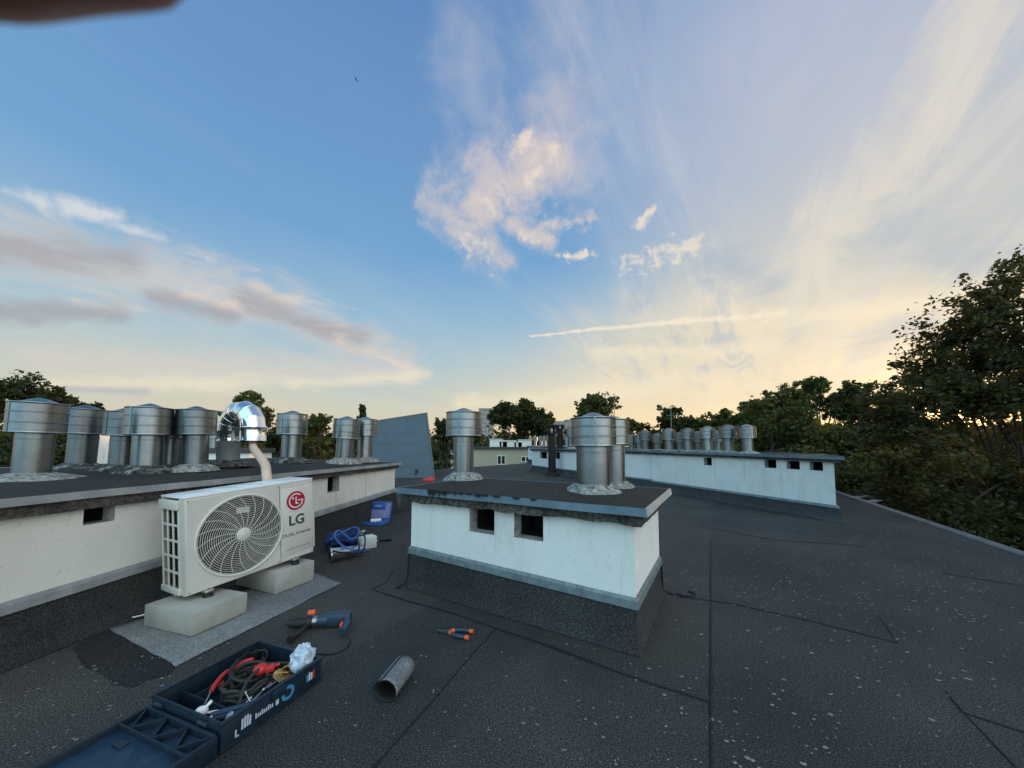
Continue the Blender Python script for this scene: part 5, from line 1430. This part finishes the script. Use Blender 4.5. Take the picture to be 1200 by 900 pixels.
def wramp(x, stops):
    n_ = nt.nodes.new('ShaderNodeValToRGB'); e = n_.color_ramp.elements
    while len(e) < len(stops): e.new(.5)
    for i, (p, c_) in enumerate(stops): e[i].position = p; e[i].color = (*c_, 1)
    nt.links.new(x.v, n_.inputs[0]); return n_.outputs[0]
def wmix(f_, a, b_, mode='MIX'):
    n_ = nt.nodes.new('ShaderNodeMix'); n_.data_type = 'RGBA'; n_.blend_type = mode
    if isinstance(f_, N): nt.links.new(f_.v, n_.inputs[0])
    else: n_.inputs[0].default_value = f_
    for c_, i in ((a, 6), (b_, 7)):
        if isinstance(c_, tuple): n_.inputs[i].default_value = (*c_, 1)
        else: nt.links.new(c_, n_.inputs[i])
    return n_.outputs[2]
tcw = nt.nodes.new('ShaderNodeTexCoord'); sep = nt.nodes.new('ShaderNodeSeparateXYZ'); nt.links.new(tcw.outputs['Generated'], sep.inputs[0])
X, Yv, Z = (N(o_) for o_ in sep.outputs)
D2 = 180 / math.pi
AZ = N.op('ARCTAN2', X, Yv) * D2; EL = N.op('ARCSINE', Z) * D2            # degrees
GEN = tcw.outputs['Generated']
def azel(u, v):
    r = ray(u, v).normalized(); return math.degrees(math.atan2(r.x, r.y)), math.degrees(math.asin(r.z))
# --- clear sky by height, away from and towards the sunset
elw = EL + (wnoise(GEN, 3.0, 4) - .5) * 5
t_ = nmax(elw, 0) / 60.0
cool = wramp(t_, [(0, lin(218, 190, 165)), (.06, lin(208, 196, 174)), (.12, lin(193, 197, 184)), (.22, lin(170, 190, 198)), (.33, lin(142, 178, 203)), (.48, lin(110, 157, 200)), (.70, lin(101, 144, 191)), (1, lin(86, 126, 178))])
warm = wramp(t_, [(0, lin(240, 206, 152)), (.08, lin(232, 213, 176)), (.16, lin(224, 212, 188)), (.26, lin(208, 203, 186)), (.40, lin(190, 193, 192)), (.56, lin(178, 185, 198)), (.75, lin(168, 178, 200)), (1, lin(110, 140, 188))])
side = sstep(AZ + (wnoise(GEN, 2.2, 5) - .5) * 20 + nmax(26.0 - EL, 0.0) * 1.25, 4, 42)
col = wmix(side, cool, warm)
# --- streaky high cloud fanning out of the sunset
zz = nmax(Z, 0.0) + .14
px_, py_ = X / zz, Yv / zz
ca, sa = math.cos(R(34)), math.sin(R(34))
al = px_ * ca - py_ * sa; ac_ = px_ * sa + py_ * ca
st = wnoise(vec(ac_ * .55, al * 2.1, 0), 1.35, 8, .62, .5)
st2 = wnoise(vec(ac_ * .35, al * 1.2, 3.3), .8, 5, .5, .3)
st3 = wnoise(vec(ac_ * .8, al * 3.4, 7.1), 2.2, 8, .62, .8)
rightmask = sstep(AZ + EL * .25, 4, 34)
cir = sstep(st, .40, .72) * sstep(st2, .34, .60)
col = wmix(nmin(cir * (rightmask * .62 + .14), .8), col, wmix(sstep(EL, 8, 40), lin(236, 220, 188), lin(206, 205, 208)))
gap = sstep(st3, .47, .70) * rightmask * sstep(EL, 4, 14)
col = wmix(gap * .58, col, lin(150, 172, 198))
# --- shaped clouds: fields round short axes in azimuth and elevation, torn up by fractal noise
nzc = wnoise(GEN, 13, 9, .62, .25); nzf = wnoise(GEN, 30, 7, .65, .3)
nzs = wnoise(vec(AZ * .018, EL * .062, 0), 6, 10, .68, .9) * .8 + nzc * .2
def capsule(p, q, r):
    """1 on the axis from photo direction p to q, 0 at r degrees from it, negative beyond"""
    a0, e0_ = azel(*p); a1, e1_ = azel(*q); k = math.cos(math.radians((e0_ + e1_) / 2))
    vx, vy = (a1 - a0) * k, e1_ - e0_; L2 = max(vx * vx + vy * vy, 1e-6)
    dx_ = (AZ - a0) * k; dy_ = EL - e0_
    h = N.op('MULTIPLY', (dx_ * vx + dy_ * vy), 1 / L2, clamp=True)
    ex_ = dx_ - h * vx; ey_ = dy_ - h * vy
    return 1.0 - nsqrt(ex_ * ex_ + ey_ * ey_) * (1 / r)
def layer(fields, color, strength=1.0, nz=None, amp=2.4, lo=.05, hi=1.0):
    global col
    m_ = fields[0]
    for k in fields[1:]: m_ = nmax(m_, k)
    m_ = nmax(m_, -1.5)
    col = wmix(sstep(m_ + ((nz or nzc) - .5) * amp, lo, hi) * strength, col, color)
# left bank: pale body, grey-mauve undersides, peach edges
layer([capsule((-80, 270), (200, 322), 4.6), capsule((180, 322), (340, 362), 5.2), capsule((300, 345), (470, 425), 4.4), capsule((60, 425), (480, 432), 3.0)], lin(206, 198, 192), .72, nzs, 2.6, -.1, 1.1)
layer([capsule((-60, 288), (150, 303), 2.7), capsule((-60, 360), (140, 366), 1.9), capsule((185, 350), (270, 370), 2.1), capsule((290, 350), (420, 398), 2.9)], lin(158, 157, 163), .74, nzs, 2.8, .1, 1.0)
layer([capsule((300, 333), (400, 372), 2.4), capsule((400, 400), (485, 432), 2.4), capsule((90, 353), (165, 364), 1.6), capsule((220, 343), (275, 358), 1.5)], lin(226, 208, 192), .62, nzs, 4.6, .3, 1.5)
layer([capsule((0, 222), (45, 236), 1.3), capsule((82, 242), (140, 254), 1.3), capsule((135, 264), (190, 279), 1.2), capsule((215, 294), (245, 303), 1.0)], lin(216, 216, 216), .75, nzc, 4.0, .25, 1.6)
# centre cloud with its soft veil
layer([capsule((650, 60), (665, 190), 6.0), capsule((560, 230), (660, 180), 7.0), capsule((545, 60), (560, 130), 5)], lin(188, 190, 202), .46, nzc, 2.4, -.3, 1.6)
layer([capsule((560, 215), (650, 160), 6.5), capsule((660, 130), (665, 200), 4.5)], lin(190, 186, 194), .6, nzc, 2.4, -.2, 1.3)
layer([capsule((545, 240), (640, 200), 5.0), capsule((530, 250), (575, 295), 4.2), capsule((600, 265), (645, 280), 2.4), capsule((505, 242), (545, 252), 2.8)], lin(208, 196, 190), .82, nzc, 3.2, -.1, 1.3)
layer([capsule((640, 262), (690, 256), 1.6), capsule((600, 180), (622, 158), 1.4)], lin(214, 202, 194), .7, nzf, 4.2, .2, 1.5)
layer([capsule((622, 210), (655, 172), 2.2), capsule((545, 282), (578, 302), 2.2), capsule((606, 176), (618, 160), 1.2), capsule((575, 240), (600, 222), 2.2), capsule((610, 276), (642, 284), 1.6)], lin(230, 214, 198), .72, nzf, 5.0, .3, 1.7)
layer([capsule((732, 309), (785, 302), 1.9), capsule((765, 294), (814, 289), 1.6), capsule((748, 264), (760, 248), 1.0), capsule((655, 300), (695, 298), .9)], lin(232, 217, 198), .85, nzf, 5.0, .2, 1.4)
# right: long bright streak, grey wedges, vapour trail
layer([capsule((1170, 30), (960, 320), 8.5), capsule((955, 320), (990, 400), 5)], lin(222, 212, 196), .75, st3, 4.2, .0, 1.4)
layer([capsule((1010, 402), (1085, 378), 2.6), capsule((1040, 270), (1200, 300), 5.5), capsule((830, 300), (905, 330), 4.0)], lin(160, 176, 190), .62, nzs, 2.6, 0, 1.2)
layer([capsule((900, 372), (1180, 346), 2.2), capsule((700, 412), (905, 406), 1.6), capsule((540, 474), (780, 450), 2.2), capsule((60, 450), (500, 440), 1.6)], lin(232, 220, 194), .6, nzs, 2.6, 0, 1.1)
layer([capsule((622, 394), (700, 385), .40), capsule((690, 386), (800, 376), .5), capsule((790, 377), (917, 367), .68)], lin(236, 224, 204), .8, nzf, 2.6, .15, 1.1)
layer([capsule((80, 456), (170, 459), .9)], lin(172, 174, 182), .75, nzs, 2.0, .1, 1.0)
# --- glow round the sun, and unseen sky behind the camera brightened to light the walls
sv = (math.sin(SUN_AZ) * math.cos(SUN_EL), math.cos(SUN_AZ) * math.cos(SUN_EL), math.sin(SUN_EL))
dt = nmax(X * sv[0] + Yv * sv[1] + Z * sv[2], 0.0)
glow = sstep(EL, 6.5, .5) * (dt ** 10.0) * .45 + (dt ** 40.0) * .14 + (dt ** 400.0) * 1.0 + (dt ** 3000.0) * 6.0
gl = nt.nodes.new('ShaderNodeMix'); gl.data_type = 'RGBA'; gl.blend_type = 'ADD'; nt.links.new(glow.v, gl.inputs[0]); nt.links.new(col, gl.inputs[6]); gl.inputs[7].default_value = (1.0, .60, .20, 1); col = gl.outputs[2]
gl.clamp_factor = False
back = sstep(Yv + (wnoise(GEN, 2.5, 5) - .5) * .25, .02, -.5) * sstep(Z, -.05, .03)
back_fill = wmix(sstep(X, -.35, .6), (.72, 1.26, 1.46), (1.85, 1.98, 1.92))
back_fill = wmix(wnoise(GEN, 4, 6), wmix(.5, back_fill, (.55, .85, 1.1)), back_fill)
col = wmix(back, col, back_fill)
col = wmix(sstep(Z, -.005, -.05), col, (.10, .10, .09))
sky = nt.nodes.new('ShaderNodeTexSky'); sky.sky_type = 'NISHITA'; sky.sun_disc = False; sky.sun_elevation = SUN_EL; sky.sun_rotation = SUN_AZ; sky.dust_density = 2.0
bg1 = nt.nodes.new('ShaderNodeBackground'); bg1.inputs['Strength'].default_value = .10; nt.links.new(sky.outputs[0], bg1.inputs['Color'])
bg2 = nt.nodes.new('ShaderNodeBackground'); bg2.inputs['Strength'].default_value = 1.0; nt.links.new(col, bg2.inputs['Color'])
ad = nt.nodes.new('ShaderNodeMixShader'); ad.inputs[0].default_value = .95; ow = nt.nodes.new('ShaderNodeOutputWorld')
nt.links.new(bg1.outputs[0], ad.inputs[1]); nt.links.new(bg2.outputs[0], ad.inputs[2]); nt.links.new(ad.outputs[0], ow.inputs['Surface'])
w.cycles.sampling_method = 'MANUAL'; w.cycles.sample_map_resolution = 512

sl = bpy.data.lights.new('sun', 'SUN'); sl.energy = 1.6; sl.angle = R(.6); sl.color = (1.0, .62, .34)
so_ = bpy.data.objects.new('sun', sl); COL.objects.link(so_)
so_.rotation_euler = Vector((-sv[0], -sv[1], -sv[2])).to_track_quat('-Z', 'Y').to_euler()

# ================================================================== CAMERA
cam = bpy.data.cameras.new('camera'); co_ = bpy.data.objects.new('camera', cam); COL.objects.link(co_)
cam.sensor_fit = 'HORIZONTAL'; cam.sensor_width = 36; cam.lens = 36 * FPX / 1200
cam.shift_y = (PY - 450) / 1200
cam.clip_start = .004; cam.clip_end = 6000
co_.location = (0, 0, EYE); co_.rotation_euler = (math.pi / 2 + PITCH, 0, 0)
cam.dof.use_dof = True; cam.dof.focus_distance = 3.2; cam.dof.aperture_fstop = 8
SC.camera = co_
vs = SC.view_settings; vs.view_transform = 'Standard'; vs.look = 'None'; vs.exposure = .2; vs.gamma = 1; vs.use_curve_mapping = False
